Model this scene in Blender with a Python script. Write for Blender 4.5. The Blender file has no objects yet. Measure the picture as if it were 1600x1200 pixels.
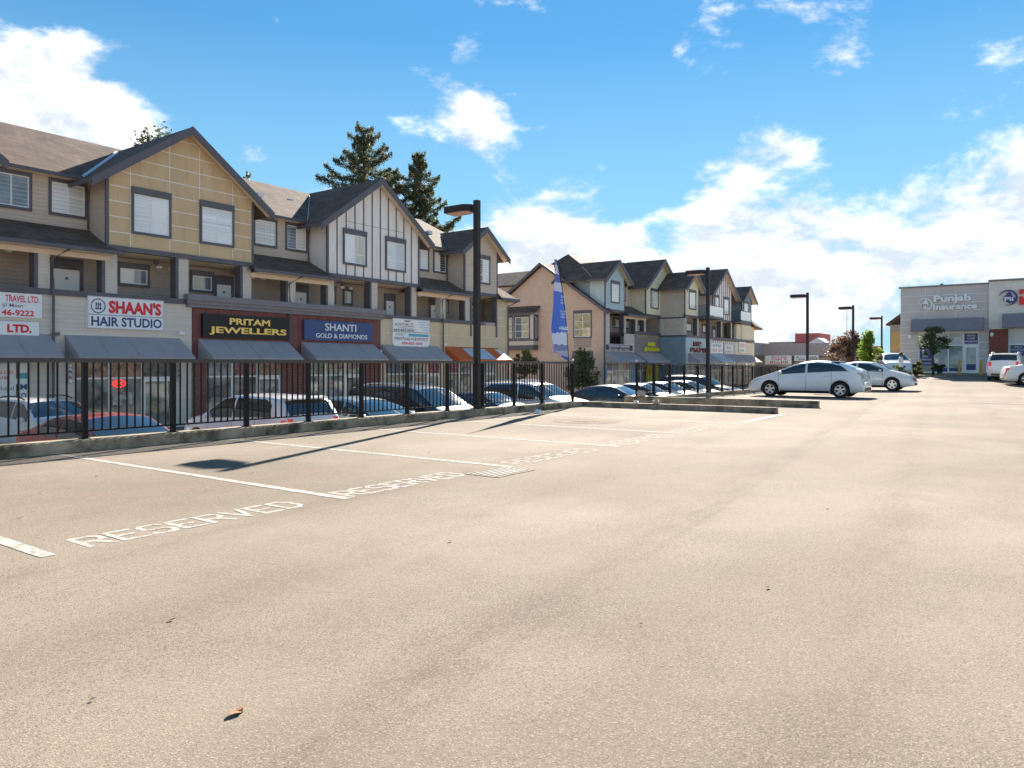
import bpy, math, random
import numpy as np
from mathutils import Vector, Matrix
random.seed(7); rng = np.random.default_rng(7)
R = math.radians
scene = bpy.context.scene
COL = scene.collection

# ------------------------------------------------------------------ camera
cam_d = bpy.data.cameras.new('camera'); cam = bpy.data.objects.new('camera', cam_d); COL.objects.link(cam)
cam.location = (0, 0, 1.25); cam.rotation_euler = (R(90), 0, R(35.584 - 90))
cam_d.sensor_width = 36; cam_d.lens = 36 * 1160 / 1600; cam_d.shift_y = -30 / 1600
cam_d.clip_start = 0.05; cam_d.clip_end = 3000
scene.camera = cam

# ------------------------------------------------------------------ sky, sun, exposure
SUN_AZ, SUN_EL = 20.7, 28.2            # azimuth from +X towards +Y
SKY_STRENGTH = 0.0475
SKY_WHITE = 6.0
CLOUDS = [(20, 160, .10, .20), (110, 150, .09, .18), (210, 190, .06, .13), (110, 75, .04, .12), (650, 150, .05, .14), (740, 195, .06, .20), (715, 95, .06, .13), (805, 120, .03, .10), (390, 240, .035, .17), (590, 75, .03, .1),
          (1150, 250, .04, .14), (1210, 235, .05, .16), (1270, 225, .04, .13), (1310, 80, .07, .17), (1490, 185, .04, .12), (1100, 320, .08, .08), (1540, 340, .13, .14), (900, 390, .16, .08), (1240, 390, .13, .08), (1060, 75, .02, .09),
          (420, 120, .17, -.16), (960, 170, .16, -.14), (1400, 250, .13, -.10), (1500, 470, .09, -.14), (1330, 440, .05, -.10), (560, 230, .12, -.10), (850, 250, .10, -.08), (1230, 140, .07, -.1)]
world = bpy.data.worlds.new('World'); scene.world = world; world.use_nodes = True
wt = world.node_tree; wt.nodes.clear()
def wn(kind, **kw):
    n = wt.nodes.new(kind)
    for k, v in kw.items(): setattr(n, k, v)
    return n
def wmath(op, a, b=None, clamp=False):
    n = wn('ShaderNodeMath', operation=op, use_clamp=clamp)
    for i, q in enumerate((a, b)):
        if q is None: continue
        if isinstance(q, (int, float)): n.inputs[i].default_value = q
        else: wt.links.new(q, n.inputs[i])
    return n.outputs[0]
sky = wn('ShaderNodeTexSky', sky_type='NISHITA', sun_disc=False, sun_elevation=R(SUN_EL), sun_rotation=R(90 - SUN_AZ),
         altitude=0, air_density=0.85, dust_density=0.0, ozone_density=3.0)
tc = wn('ShaderNodeTexCoord'); sep = wn('ShaderNodeSeparateXYZ'); wt.links.new(tc.outputs['Generated'], sep.inputs[0])
def fbm(offset, scale, detail, rough, dist, zs):
    mp = wn('ShaderNodeMapping'); mp.inputs['Scale'].default_value = (1, 1, zs); mp.inputs['Location'].default_value = offset; wt.links.new(tc.outputs['Generated'], mp.inputs['Vector'])
    n = wn('ShaderNodeTexNoise'); n.inputs['Scale'].default_value = scale; n.inputs['Detail'].default_value = detail; n.inputs['Roughness'].default_value = rough; n.inputs['Distortion'].default_value = dist
    wt.links.new(mp.outputs[0], n.inputs['Vector']); return n.outputs['Fac']
nA = fbm((3.1, 1.7, .4), 5.5, 12, .63, .2, 2.0)
nB = fbm((3.1 + .012, 1.7 + .005, .4 + .05), 5.5, 6, .63, .2, 2.0)      # the same field a little towards the light
el = sep.outputs[2]
bank = wmath('MULTIPLY', wmath('SUBTRACT', 1.0, wmath('DIVIDE', wmath('ABSOLUTE', wmath('SUBTRACT', el, 0.085)), 0.15), True), 0.24)
val = wmath('ADD', nA, bank)
def sdir(px, py):
    a = (px - 800) / 1160; b = -(py - 570) / 1160; ps = R(35.584); c, s = math.cos(ps), math.sin(ps)
    return Vector((c + a * s, s - a * c, b)).normalized()
# single clouds that stand in the sky (direction, angular radius, weight)
for (px, py, rad, wgt) in CLOUDS:
    dt = wn('ShaderNodeVectorMath', operation='DISTANCE'); wt.links.new(tc.outputs['Generated'], dt.inputs[0]); dt.inputs[1].default_value = sdir(px, py)
    g = wmath('SUBTRACT', 1.0, wmath('DIVIDE', dt.outputs['Value'], rad), True)
    val = wmath('ADD', val, wmath('MULTIPLY', g, wgt))
ramp = wn('ShaderNodeMapRange', interpolation_type='SMOOTHSTEP'); ramp.inputs['From Min'].default_value = 0.545; ramp.inputs['From Max'].default_value = 0.73
wt.links.new(val, ramp.inputs['Value'])
lit = wmath('ADD', 0.45, wmath('MULTIPLY', wmath('SUBTRACT', nA, nB), 4.5), True)
bw = wn('ShaderNodeRGBToBW'); wt.links.new(sky.outputs[0], bw.inputs[0])      # the whole dome is compressed alike, as the photo's tone curve does
gain = wmath('DIVIDE', 1.0, wmath('ADD', 1.0, wmath('DIVIDE', bw.outputs[0], SKY_WHITE)))
sc_ = wn('ShaderNodeVectorMath', operation='SCALE'); wt.links.new(sky.outputs[0], sc_.inputs[0]); wt.links.new(gain, sc_.inputs['Scale'])
hs = wn('ShaderNodeHueSaturation'); hs.inputs['Saturation'].default_value = 1.0; hs.inputs['Value'].default_value = 1.0
tint = wn('ShaderNodeMixRGB', blend_type='MULTIPLY'); tint.inputs[0].default_value = 1; tint.inputs[2].default_value = (.43, .80, .84, 1); wt.links.new(sc_.outputs[0], tint.inputs[1])
wt.links.new(tint.outputs[0], hs.inputs['Color'])
hz = wn('ShaderNodeMixRGB'); hr = wn('ShaderNodeMapRange'); hr.inputs['From Max'].default_value = .40; wt.links.new(el, hr.inputs['Value'])    # pale blue low sky all round
hz.inputs[1].default_value = (1.70, 2.95, 3.65, 1); wt.links.new(hs.outputs[0], hz.inputs[2]); wt.links.new(hr.outputs[0], hz.inputs[0])
ccol = wn('ShaderNodeMixRGB'); ccol.inputs[1].default_value = (2.95, 3.2, 3.55, 1); ccol.inputs[2].default_value = (5.4, 5.35, 5.2, 1)
wt.links.new(lit, ccol.inputs[0])
mixc = wn('ShaderNodeMixRGB'); wt.links.new(wmath('MULTIPLY', ramp.outputs[0], 0.96), mixc.inputs[0]); wt.links.new(hz.outputs[0], mixc.inputs[1]); wt.links.new(ccol.outputs[0], mixc.inputs[2])
bg = wn('ShaderNodeBackground'); bg.inputs['Strength'].default_value = SKY_STRENGTH; wt.links.new(mixc.outputs[0], bg.inputs['Color'])
wo = wn('ShaderNodeOutputWorld'); wt.links.new(bg.outputs[0], wo.inputs['Surface'])
sun_d = bpy.data.lights.new('sun', 'SUN'); sun_d.energy = 3.02; sun_d.angle = R(0.53); sun_d.color = (1.0, 0.93, 0.82)
sun = bpy.data.objects.new('sun', sun_d); COL.objects.link(sun)
sd = Vector((math.cos(R(SUN_EL)) * math.cos(R(SUN_AZ)), math.cos(R(SUN_EL)) * math.sin(R(SUN_AZ)), math.sin(R(SUN_EL))))
sun.rotation_euler = sd.to_track_quat('Z', 'Y').to_euler(); sun.location = (0, 0, 40)
scene.view_settings.view_transform = 'Standard'; scene.view_settings.look = 'None'
scene.view_settings.exposure = 2.52; scene.view_settings.gamma = 1.0; scene.view_settings.use_curve_mapping = False

# ------------------------------------------------------------------ text meshes (made first, while the scene is small)
TXT = {}
def make_text(s, bold=0.0):
    if (s, bold) in TXT: return
    cu = bpy.data.curves.new('t', 'FONT'); cu.body = s; cu.size = 1; cu.offset = bold; cu.resolution_u = 3; cu.space_line = 0.9
    o = bpy.data.objects.new('t', cu); COL.objects.link(o)
    dg = bpy.context.evaluated_depsgraph_get()
    me = bpy.data.meshes.new_from_object(o.evaluated_get(dg))
    v = np.array([tuple(q.co[:2]) for q in me.vertices]); f = [tuple(p.vertices) for p in me.polygons]
    v -= v.min(0); TXT[(s, bold)] = (v / v.max(0), f)
    bpy.data.objects.remove(o); bpy.data.meshes.remove(me); bpy.data.curves.remove(cu)

# ------------------------------------------------------------------ materials
MATS = {}
def mat(name, col, rough=0.6, var=0.0, scale=3.0, bump=0.0, bscale=40.0, metal=0.0, coat=0.0, emit=0.0, stain=None, spec=0.5, stretch=(1, 1, 1)):
    if name in MATS: return MATS[name]
    m = bpy.data.materials.new(name); m.use_nodes = True; nt = m.node_tree; b = nt.nodes['Principled BSDF']
    b.inputs['Roughness'].default_value = rough; b.inputs['Metallic'].default_value = metal
    b.inputs['Coat Weight'].default_value = coat; b.inputs['Coat Roughness'].default_value = 0.04
    b.inputs['Specular IOR Level'].default_value = spec
    c4 = (*col, 1); b.inputs['Base Color'].default_value = c4
    if emit: b.inputs['Emission Color'].default_value = c4; b.inputs['Emission Strength'].default_value = emit
    if var or bump or stain:
        t = nt.nodes.new('ShaderNodeTexCoord'); mp = nt.nodes.new('ShaderNodeMapping'); mp.inputs['Scale'].default_value = stretch
        nt.links.new(t.outputs['Object'], mp.inputs['Vector'])
    out = None
    if var:
        n = nt.nodes.new('ShaderNodeTexNoise'); n.inputs['Scale'].default_value = scale; n.inputs['Detail'].default_value = 6
        nt.links.new(mp.outputs[0], n.inputs['Vector'])
        rp = nt.nodes.new('ShaderNodeValToRGB'); rp.color_ramp.elements[0].position = 0.3; rp.color_ramp.elements[1].position = 0.7
        rp.color_ramp.elements[0].color = (*[q * (1 - var) for q in col], 1); rp.color_ramp.elements[1].color = (*[min(1, q * (1 + var)) for q in col], 1)
        nt.links.new(n.outputs['Fac'], rp.inputs[0]); out = rp.outputs[0]
    if stain:
        scol, sscale, lo, hi = stain
        n = nt.nodes.new('ShaderNodeTexNoise'); n.inputs['Scale'].default_value = sscale; n.inputs['Detail'].default_value = 8; n.inputs['Roughness'].default_value = .65
        nt.links.new(mp.outputs[0], n.inputs['Vector'])
        mr = nt.nodes.new('ShaderNodeMapRange'); mr.inputs['From Min'].default_value = lo; mr.inputs['From Max'].default_value = hi
        nt.links.new(n.outputs['Fac'], mr.inputs['Value'])
        mx = nt.nodes.new('ShaderNodeMixRGB'); mx.inputs[1].default_value = c4; mx.inputs[2].default_value = (*scol, 1)
        if out: nt.links.new(out, mx.inputs[1])
        nt.links.new(mr.outputs[0], mx.inputs[0]); out = mx.outputs[0]
    if out: nt.links.new(out, b.inputs['Base Color'])
    if bump:
        n = nt.nodes.new('ShaderNodeTexNoise'); n.inputs['Scale'].default_value = bscale; n.inputs['Detail'].default_value = 4
        nt.links.new(mp.outputs[0], n.inputs['Vector'])
        bp = nt.nodes.new('ShaderNodeBump'); bp.inputs['Strength'].default_value = bump; bp.inputs['Distance'].default_value = 0.02
        nt.links.new(n.outputs['Fac'], bp.inputs['Height']); nt.links.new(bp.outputs[0], b.inputs['Normal'])
    MATS[name] = m
    return m

def asphalt(name, c0, c1, cred, speck=1.0, lum=1.0):
    m = bpy.data.materials.new(name); m.use_nodes = True; nt = m.node_tree; b = nt.nodes['Principled BSDF']
    L = nt.links.new
    t = nt.nodes.new('ShaderNodeTexCoord')
    def noise(sc, det=6, ro=.6, st=(1, 1, 1)):
        mp = nt.nodes.new('ShaderNodeMapping'); mp.inputs['Scale'].default_value = st; L(t.outputs['Object'], mp.inputs['Vector'])
        n = nt.nodes.new('ShaderNodeTexNoise'); n.inputs['Scale'].default_value = sc; n.inputs['Detail'].default_value = det; n.inputs['Roughness'].default_value = ro
        L(mp.outputs[0], n.inputs['Vector']); return n.outputs['Fac']
    def mr(x, a, c, d=0, e=1):
        q = nt.nodes.new('ShaderNodeMapRange'); q.inputs['From Min'].default_value = a; q.inputs['From Max'].default_value = c; q.inputs['To Min'].default_value = d; q.inputs['To Max'].default_value = e
        L(x, q.inputs['Value']); return q.outputs[0]
    def mix(f, a, c, bt='MIX'):
        q = nt.nodes.new('ShaderNodeMixRGB'); q.blend_type = bt
        for i, z in enumerate((f, a, c)):
            if isinstance(z, (float, int)): q.inputs[i].default_value = z
            elif isinstance(z, tuple): q.inputs[i].default_value = (*z, 1)
            else: L(z, q.inputs[i])
        return q.outputs[0]
    col = mix(mr(noise(.22, 5), .38, .62), tuple(q * .86 for q in c0), tuple(q * 1.06 for q in c1))
    # wheel tracks and a paving seam running along the aisle, and reddish worn patches
    sx = nt.nodes.new('ShaderNodeSeparateXYZ'); L(t.outputs['Object'], sx.inputs[0])
    def math_(op, a, c=None):
        q = nt.nodes.new('ShaderNodeMath'); q.operation = op
        for i, z in enumerate((a, c)):
            if z is None: continue
            if isinstance(z, (int, float)): q.inputs[i].default_value = z
            else: L(z, q.inputs[i])
        return q.outputs[0]
    lane = math_('SUBTRACT', sx.outputs[1], math_('MULTIPLY_ADD', sx.outputs[0], .10)) if False else math_('SUBTRACT', sx.outputs[1], math_('MULTIPLY', sx.outputs[0], .10))
    lane0 = lane
    wob = math_('MULTIPLY', math_('SUBTRACT', noise(.5, 3), .5), .5); lane = math_('ADD', lane, wob)
    col = mix(mr(noise(.8, 6, .65, (.22, 1, 1)), .47, .64, 0, .65), col, cred)
    brk = mr(noise(3.5, 6, .75, (.35, 1, 1)), .36, .62)
    for (v0, w_, k_) in ((1.80, .28, .55), (3.35, .35, .3), (0.35, .3, .35), (-1.2, .35, .3), (4.75, .35, .45)):
        bd = mr(math_('ABSOLUTE', math_('SUBTRACT', lane, v0)), w_, 0, 0, k_); col = mix(math_('MULTIPLY', bd, brk), col, tuple(q * .60 for q in cred))
    sm = mr(math_('ABSOLUTE', math_('SUBTRACT', lane0, 1.66)), .05, .02, 0, .22); col = mix(math_('MULTIPLY', sm, brk), col, tuple(q * .55 for q in c0))
    col = mix(mr(noise(1.6, 8, .72), .56, .74, 0, .38), col, tuple(q * .66 for q in c0))
    # aggregate: dark pits and pale stones
    vo = nt.nodes.new('ShaderNodeTexVoronoi'); vo.inputs['Scale'].default_value = 175; L(t.outputs['Object'], vo.inputs['Vector'])
    sepc = nt.nodes.new('ShaderNodeSeparateColor'); L(vo.outputs['Color'], sepc.inputs[0])
    dens = mr(noise(.7, 4), .35, .7, .35, 1.0)
    col = mix(math_('MULTIPLY', mr(sepc.outputs[0], .74, .82, 0, .74 * speck), dens), col, tuple(q * .30 for q in c0))
    col = mix(mr(sepc.outputs[1], .82, .90, 0, .42 * speck), col, tuple(min(1, q * 1.9) for q in c0))
    fine = noise(110, 3, .7)
    col = mix(math_('MULTIPLY', mr(fine, .53, .69, 0, .66 * speck), dens), col, tuple(q * .40 for q in c0))
    L(col, b.inputs['Base Color']); b.inputs['Roughness'].default_value = .95; b.inputs['Specular IOR Level'].default_value = .08
    bp = nt.nodes.new('ShaderNodeBump'); bp.inputs['Strength'].default_value = .30; bp.inputs['Distance'].default_value = .008
    L(mix(.5, vo.outputs['Distance'], fine), bp.inputs['Height']); L(bp.outputs[0], b.inputs['Normal'])
    return m

def shingle(name, c0, c1):
    m = bpy.data.materials.new(name); m.use_nodes = True; nt = m.node_tree; b = nt.nodes['Principled BSDF']; L = nt.links.new
    t = nt.nodes.new('ShaderNodeTexCoord')
    sp = nt.nodes.new('ShaderNodeSeparateXYZ'); L(t.outputs['Object'], sp.inputs[0])
    cb = nt.nodes.new('ShaderNodeCombineXYZ')
    ad = nt.nodes.new('ShaderNodeMath'); ad.operation = 'ADD'; L(sp.outputs[0], ad.inputs[0]); L(sp.outputs[1], ad.inputs[1])
    L(ad.outputs[0], cb.inputs[0]); L(sp.outputs[2], cb.inputs[1])
    br = nt.nodes.new('ShaderNodeTexBrick'); L(cb.outputs[0], br.inputs['Vector'])
    br.inputs['Scale'].default_value = 1; br.inputs['Brick Width'].default_value = .3; br.inputs['Row Height'].default_value = .075; br.inputs['Mortar Size'].default_value = .006
    br.inputs['Color1'].default_value = (*c0, 1); br.inputs['Color2'].default_value = (*c1, 1); br.inputs['Mortar'].default_value = (*[q * .45 for q in c0], 1); br.inputs['Bias'].default_value = 0
    n = nt.nodes.new('ShaderNodeTexNoise'); n.inputs['Scale'].default_value = 1.3; n.inputs['Detail'].default_value = 7; L(t.outputs['Object'], n.inputs['Vector'])
    rp = nt.nodes.new('ShaderNodeMapRange'); rp.inputs['From Min'].default_value = .3; rp.inputs['From Max'].default_value = .75; rp.inputs['To Min'].default_value = .72; rp.inputs['To Max'].default_value = 1.3; L(n.outputs['Fac'], rp.inputs['Value'])
    mx = nt.nodes.new('ShaderNodeMixRGB'); mx.blend_type = 'MULTIPLY'; mx.inputs[0].default_value = 1; L(br.outputs[0], mx.inputs[1]); L(rp.outputs[0], mx.inputs[2])
    L(mx.outputs[0], b.inputs['Base Color']); b.inputs['Roughness'].default_value = .9; b.inputs['Specular IOR Level'].default_value = .25
    bp = nt.nodes.new('ShaderNodeBump'); bp.inputs['Strength'].default_value = .5; bp.inputs['Distance'].default_value = .02; L(br.outputs['Fac'], bp.inputs['Height']); bp.invert = True
    L(bp.outputs[0], b.inputs['Normal'])
    MATS[name] = m; return m

TRIM = mat('trim_charcoal', (0.115, 0.107, 0.122), .55, .12)
SID_TAUPE = mat('siding_taupe', (0.64, 0.53, 0.43), .7, .08, 2, .1, 90, stretch=(.3, 1, 3))
SID_GREY = mat('siding_grey', (0.72, 0.64, 0.55), .7, .08, 2, .1, 90, stretch=(.3, 1, 3))
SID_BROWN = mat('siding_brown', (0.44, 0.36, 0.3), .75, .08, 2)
SID_TAN = mat('siding_tan', (0.68, 0.51, 0.4), .7, .07, 2)
SID_BLUE = mat('siding_blue', (0.518, 0.637, 0.662), .7, .07, 2)
SID_DKBLUE = mat('siding_slate_blue', (0.250, 0.335, 0.383), .7, .07, 2)
SID_GREEN = mat('siding_sage', (0.826, 0.754, 0.559), .7, .07, 2)
SID_CREAM = mat('siding_cream', (0.64, 0.58, 0.5), .7, .07, 2)
PANEL_TAN = mat('panel_ochre', (0.67, 0.475, 0.27), .65, .06, 1.2, stain=((.48, .345, .20), 2.0, .50, .80), stretch=(1.6, 1.6, .3))
PANEL_BEIGE = mat('panel_beige', (0.672, 0.543, 0.356), .65, .07, 1.2)
PANEL_RED = mat('panel_oxblood', (0.2, 0.062, 0.055), .6, .12, 2)
REVEAL = mat('reveal_white', (0.88, 0.88, 0.86), .6)
BATTEN_WALL = mat('board_light_grey', (0.880, 0.814, 0.770), .65, .05, 1.5, stain=((.62, .58, .55), 2.0, .50, .82), stretch=(1.6, 1.6, .25))
SOFFIT = mat('soffit_cream', (0.768, 0.625, 0.483), .7, .06)
CONC = mat('concrete', (0.42, 0.335, 0.235), .9, .25, 3.5, .4, 60, stain=((.10, .078, .055), 2.3, .44, .66), spec=.15)
SHING = shingle('roof_shingle', (.128, .092, .074), (.188, .134, .106))
WHITE = mat('white_vinyl', (0.88, 0.88, 0.87), .4)
PWHITE = mat('road_paint', (.43, .40, .36), .9, .10, 6, .2, 60, stain=((.235, .19, .145), 16, .47, .64), spec=.1)
BLIND = mat('window_blind', (0.86, 0.87, 0.87), .5, .05, 1.2, coat=.9)
BLINDS = mat('window_shade_grey', (0.58, 0.61, 0.62), .5, .12, 1.5, coat=.9)
GLASSD = mat('window_dark_glass', (.035, .045, .05), .06, coat=1.0)
GLASSW = mat('window_warm_glass', (.42, .36, .20), .15, .5, 3.0, coat=1.0)
SHOPG = mat('shop_glass', (0.250, 0.251, 0.206), .08, .75, 1.6, coat=1.0, stain=((.45, .43, .38), 2.4, .55, .66))
ALU = mat('aluminium', (.72, .74, .75), .35, metal=.3)
BLACK = mat('black_metal', (.010, .010, .011), .55, .2, 4, spec=.25)
BLACKG = mat('black_rail_gloss', (.012, .012, .013), .22, .2, 4, spec=.6)
BRONZE = mat('dark_bronze', (.028, .022, .022), .5, .15, 3, spec=.3)
AWN = mat('awning_fabric', (0.4, 0.36, 0.37), .85, .07, 1.5)
DOORW = mat('door_white', (0.880, 0.880, 0.880), .5, .04)
GOLD = mat('gold_letter', (0.850, 0.572, 0.160), .3, metal=.4)
FLASH = mat('flashing', (0.8, 0.82, 0.85), .4, metal=.3)
SIGNW = mat('sign_white', (0.88, 0.88, 0.88), .4, .03, 2)
RED = mat('sign_red', (0.775, 0.025, 0.035), .5); NAVY = mat('sign_navy', (0.053, 0.065, 0.209), .5); SBLK = mat('sign_black', (.010, .010, .011), .3, spec=.3)
SBLUE = mat('sign_blue', (0.036, 0.072, 0.220), .4, .1); YEL = mat('sign_yellow', (.80, .80, .03), .45)
TEAL = mat('sign_teal', (.10, .42, .52), .5, .1); LETW = mat('letter_white', (0.850, 0.850, 0.850), .4)
DGREY = mat('sign_grey_text', (.20, .20, .22), .5)

# ------------------------------------------------------------------ mesh builder
class MB:
    def __init__(s): s.v = []; s.f = []
    def poly(s, pts):
        n = len(s.v); s.v += [tuple(p) for p in pts]; s.f.append(tuple(range(n, n + len(pts)))); return s
    def box(s, x0, x1, y0, y1, z0, z1):
        n = len(s.v)
        s.v += [(x0, y0, z0), (x1, y0, z0), (x1, y1, z0), (x0, y1, z0), (x0, y0, z1), (x1, y0, z1), (x1, y1, z1), (x0, y1, z1)]
        s.f += [tuple(n + i for i in q) for q in ((0, 3, 2, 1), (4, 5, 6, 7), (0, 1, 5, 4), (1, 2, 6, 5), (2, 3, 7, 6), (3, 0, 4, 7))]; return s
    def slab(s, pts, d):                       # polygon extruded by vector d
        n = len(s.v); k = len(pts); d = Vector(d); s.v += [tuple(p) for p in pts] + [tuple(Vector(p) + d) for p in pts]
        s.f.append(tuple(range(n, n + k))); s.f.append(tuple(range(n + 2 * k - 1, n + k - 1, -1)))
        for i in range(k): j = (i + 1) % k; s.f.append((n + j, n + i, n + k + i, n + k + j))
        return s
    def tube(s, pts, rad, k=8, cap=True):
        pts = [Vector(p) for p in pts]; rr = rad if isinstance(rad, (list, tuple)) else [rad] * len(pts); n = len(s.v)
        for i, p in enumerate(pts):
            d = (pts[min(i + 1, len(pts) - 1)] - pts[max(i - 1, 0)]).normalized()
            a = d.orthogonal().normalized() if abs(d.z) < .99 else Vector((1, 0, 0)); a = (a - d * a.dot(d)).normalized(); b = d.cross(a)
            for j in range(k):
                t = 2 * math.pi * j / k; s.v.append(tuple(p + (a * math.cos(t) + b * math.sin(t)) * rr[i]))
        for i in range(len(pts) - 1):
            for j in range(k):
                q = (j + 1) % k; s.f.append((n + i * k + j, n + i * k + q, n + (i + 1) * k + q, n + (i + 1) * k + j))
        if cap: s.f.append(tuple(range(n + k - 1, n - 1, -1))); m = n + (len(pts) - 1) * k; s.f.append(tuple(range(m, m + k)))
        return s
    def lathe(s, prof, c, axis='z', k=20):     # prof: [(r, h)]
        n = len(s.v); c = Vector(c)
        for (r, h) in prof:
            for j in range(k):
                t = 2 * math.pi * j / k; a, b = r * math.cos(t), r * math.sin(t)
                s.v.append(tuple(c + (Vector((a, b, h)) if axis == 'z' else Vector((a, h, b)) if axis == 'y' else Vector((h, a, b)))))
        for i in range(len(prof) - 1):
            for j in range(k): q = (j + 1) % k; s.f.append((n + i * k + j, n + i * k + q, n + (i + 1) * k + q, n + (i + 1) * k + j))
        return s
    def text(s, t, x0, x1, z0, z1, at, axis='v', bold=0.0, depth=0.0):
        if t[0] == '~':                        # lettering too small to read in the photo: unreadable strokes in its place
            rs = random.Random(t); k = len(t) - 1; v = []; f = []
            for i in range(k):
                if t[i + 1] == ' ': continue
                xa, w_ = i / k, .72 / k
                for (p, q, r_, e_) in [(0, .28, 0, 1), (rs.choice((.3, .6)), 1, *rs.choice(((0, .2), (.4, .6), (.8, 1)))), (.72, 1, *rs.choice(((0, .5), (.5, 1), (0, 1))))]:
                    b0 = len(v); v += [(xa + w_ * p, r_), (xa + w_ * q, r_), (xa + w_ * q, e_), (xa + w_ * p, e_)]; f.append((b0, b0 + 1, b0 + 2, b0 + 3))
            v = np.array(v)
        else: make_text(t, bold); v, f = TXT[(t, bold)]
        n = len(s.v)
        def mp(p, o):
            a = x0 + (x1 - x0) * p[0]; b = z0 + (z1 - z0) * p[1]
            return (a, at - o, b) if axis == 'v' else (at - o, a, b) if axis == 'u' else (a, b, at + o)
        s.v += [mp(p, depth) for p in v]; s.f += [tuple(n + i for i in q) for q in f]
        if depth:
            m = len(s.v); s.v += [mp(p, 0) for p in v]; ed = {}
            for q in f:
                for i in range(len(q)):
                    e = (q[i], q[(i + 1) % len(q)]); ed[e] = ed.get(e, 0) + 1
            for (a, b) in ed:
                if (b, a) not in ed: s.f.append((n + b, n + a, m + a, m + b))
        return s

ORG = {}
def reg(o, v): ORG[o] = Vector(v)
def thing(name, label, cat, loc=(0, 0, 0), group=None, rot=0.0):
    o = bpy.data.objects.new(name, None); COL.objects.link(o); o.location = loc; o.rotation_euler = (0, 0, rot); o.empty_display_size = .2
    o['label'] = label; o['category'] = cat
    if group: o['group'] = group
    reg(o.name, loc); return o
def obj(name, mb, m, parent=None, local=False, smooth=False, kind=None, label=None, cat=None, group=None):
    org = Vector((0, 0, 0)) if (local or parent is None) else ORG[parent.name]
    me = bpy.data.meshes.new(name); me.from_pydata([tuple(Vector(v) - org) for v in mb.v] if org.length else mb.v, [], mb.f); me.update()
    if smooth: me.polygons.foreach_set('use_smooth', [True] * len(me.polygons))
    for q in (m if isinstance(m, (list, tuple)) else [m]): me.materials.append(q)
    o = bpy.data.objects.new(name, me); COL.objects.link(o)
    if parent is not None: o.parent = parent
    reg(o.name, org)
    if kind: o['kind'] = kind
    if label: o['label'] = label
    if cat: o['category'] = cat
    if group: o['group'] = group
    return o
def copy_part(src, parent, loc):
    c = src.copy(); COL.objects.link(c); c.parent = parent; c.location = loc; reg(c.name, (0, 0, 0)); return c
def one(name, mb, m, label, cat, loc, group=None, smooth=False):      # a thing that is one mesh, origin at its base
    me_org = Vector(loc); mb.v = [tuple(Vector(v) - me_org) for v in mb.v]
    o = obj(name, mb, m, None, smooth=smooth, label=label, cat=cat, group=group); o.location = loc; return o
def clip(poly, cp):                            # convex clip in 2D, cp counter-clockwise
    out = list(poly)
    for i in range(len(cp)):
        a, b = cp[i], cp[(i + 1) % len(cp)]; inp = out; out = []
        if not inp: return []
        def side(p): return (b[0] - a[0]) * (p[1] - a[1]) - (b[1] - a[1]) * (p[0] - a[0])
        for j in range(len(inp)):
            p, q = inp[j], inp[(j + 1) % len(inp)]; sp_, sq = side(p), side(q)
            if sp_ >= -1e-9: out.append(p)
            if (sp_ > 1e-9 and sq < -1e-9) or (sp_ < -1e-9 and sq > 1e-9):
                t = sp_ / (sp_ - sq); out.append((p[0] + (q[0] - p[0]) * t, p[1] + (q[1] - p[1]) * t))
    return out
def rect(a, b, c, d): return [(a, c), (b, c), (b, d), (a, d)]
def siding(cp, at, axis='v', h=.155):          # lap boards on a wall, outline cp counter-clockwise in (along, z)
    mb = MB(); z0 = min(p[1] for p in cp); z1 = max(p[1] for p in cp); a0 = min(p[0] for p in cp); a1 = max(p[0] for p in cp); z = z0
    pl = (lambda a, o, z: (a, at - o, z)) if axis == 'v' else (lambda a, o, z: (at - o, a, z))
    while z < z1 - 1e-4:
        zt = min(z + h, z1); q = clip(rect(a0, a1, z, zt), cp)
        if len(q) >= 3:
            mb.poly([pl(p[0], .034 - .028 * (p[1] - z) / h, p[1]) for p in q])
            lo = [p for p in q if abs(p[1] - z) < 1e-5]
            if len(lo) >= 2:
                xa, xb = min(p[0] for p in lo), max(p[0] for p in lo); mb.poly([pl(xa, .0, z), pl(xb, .0, z), pl(xb, .034, z), pl(xa, .034, z)])
        z += h
    return mb

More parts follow.
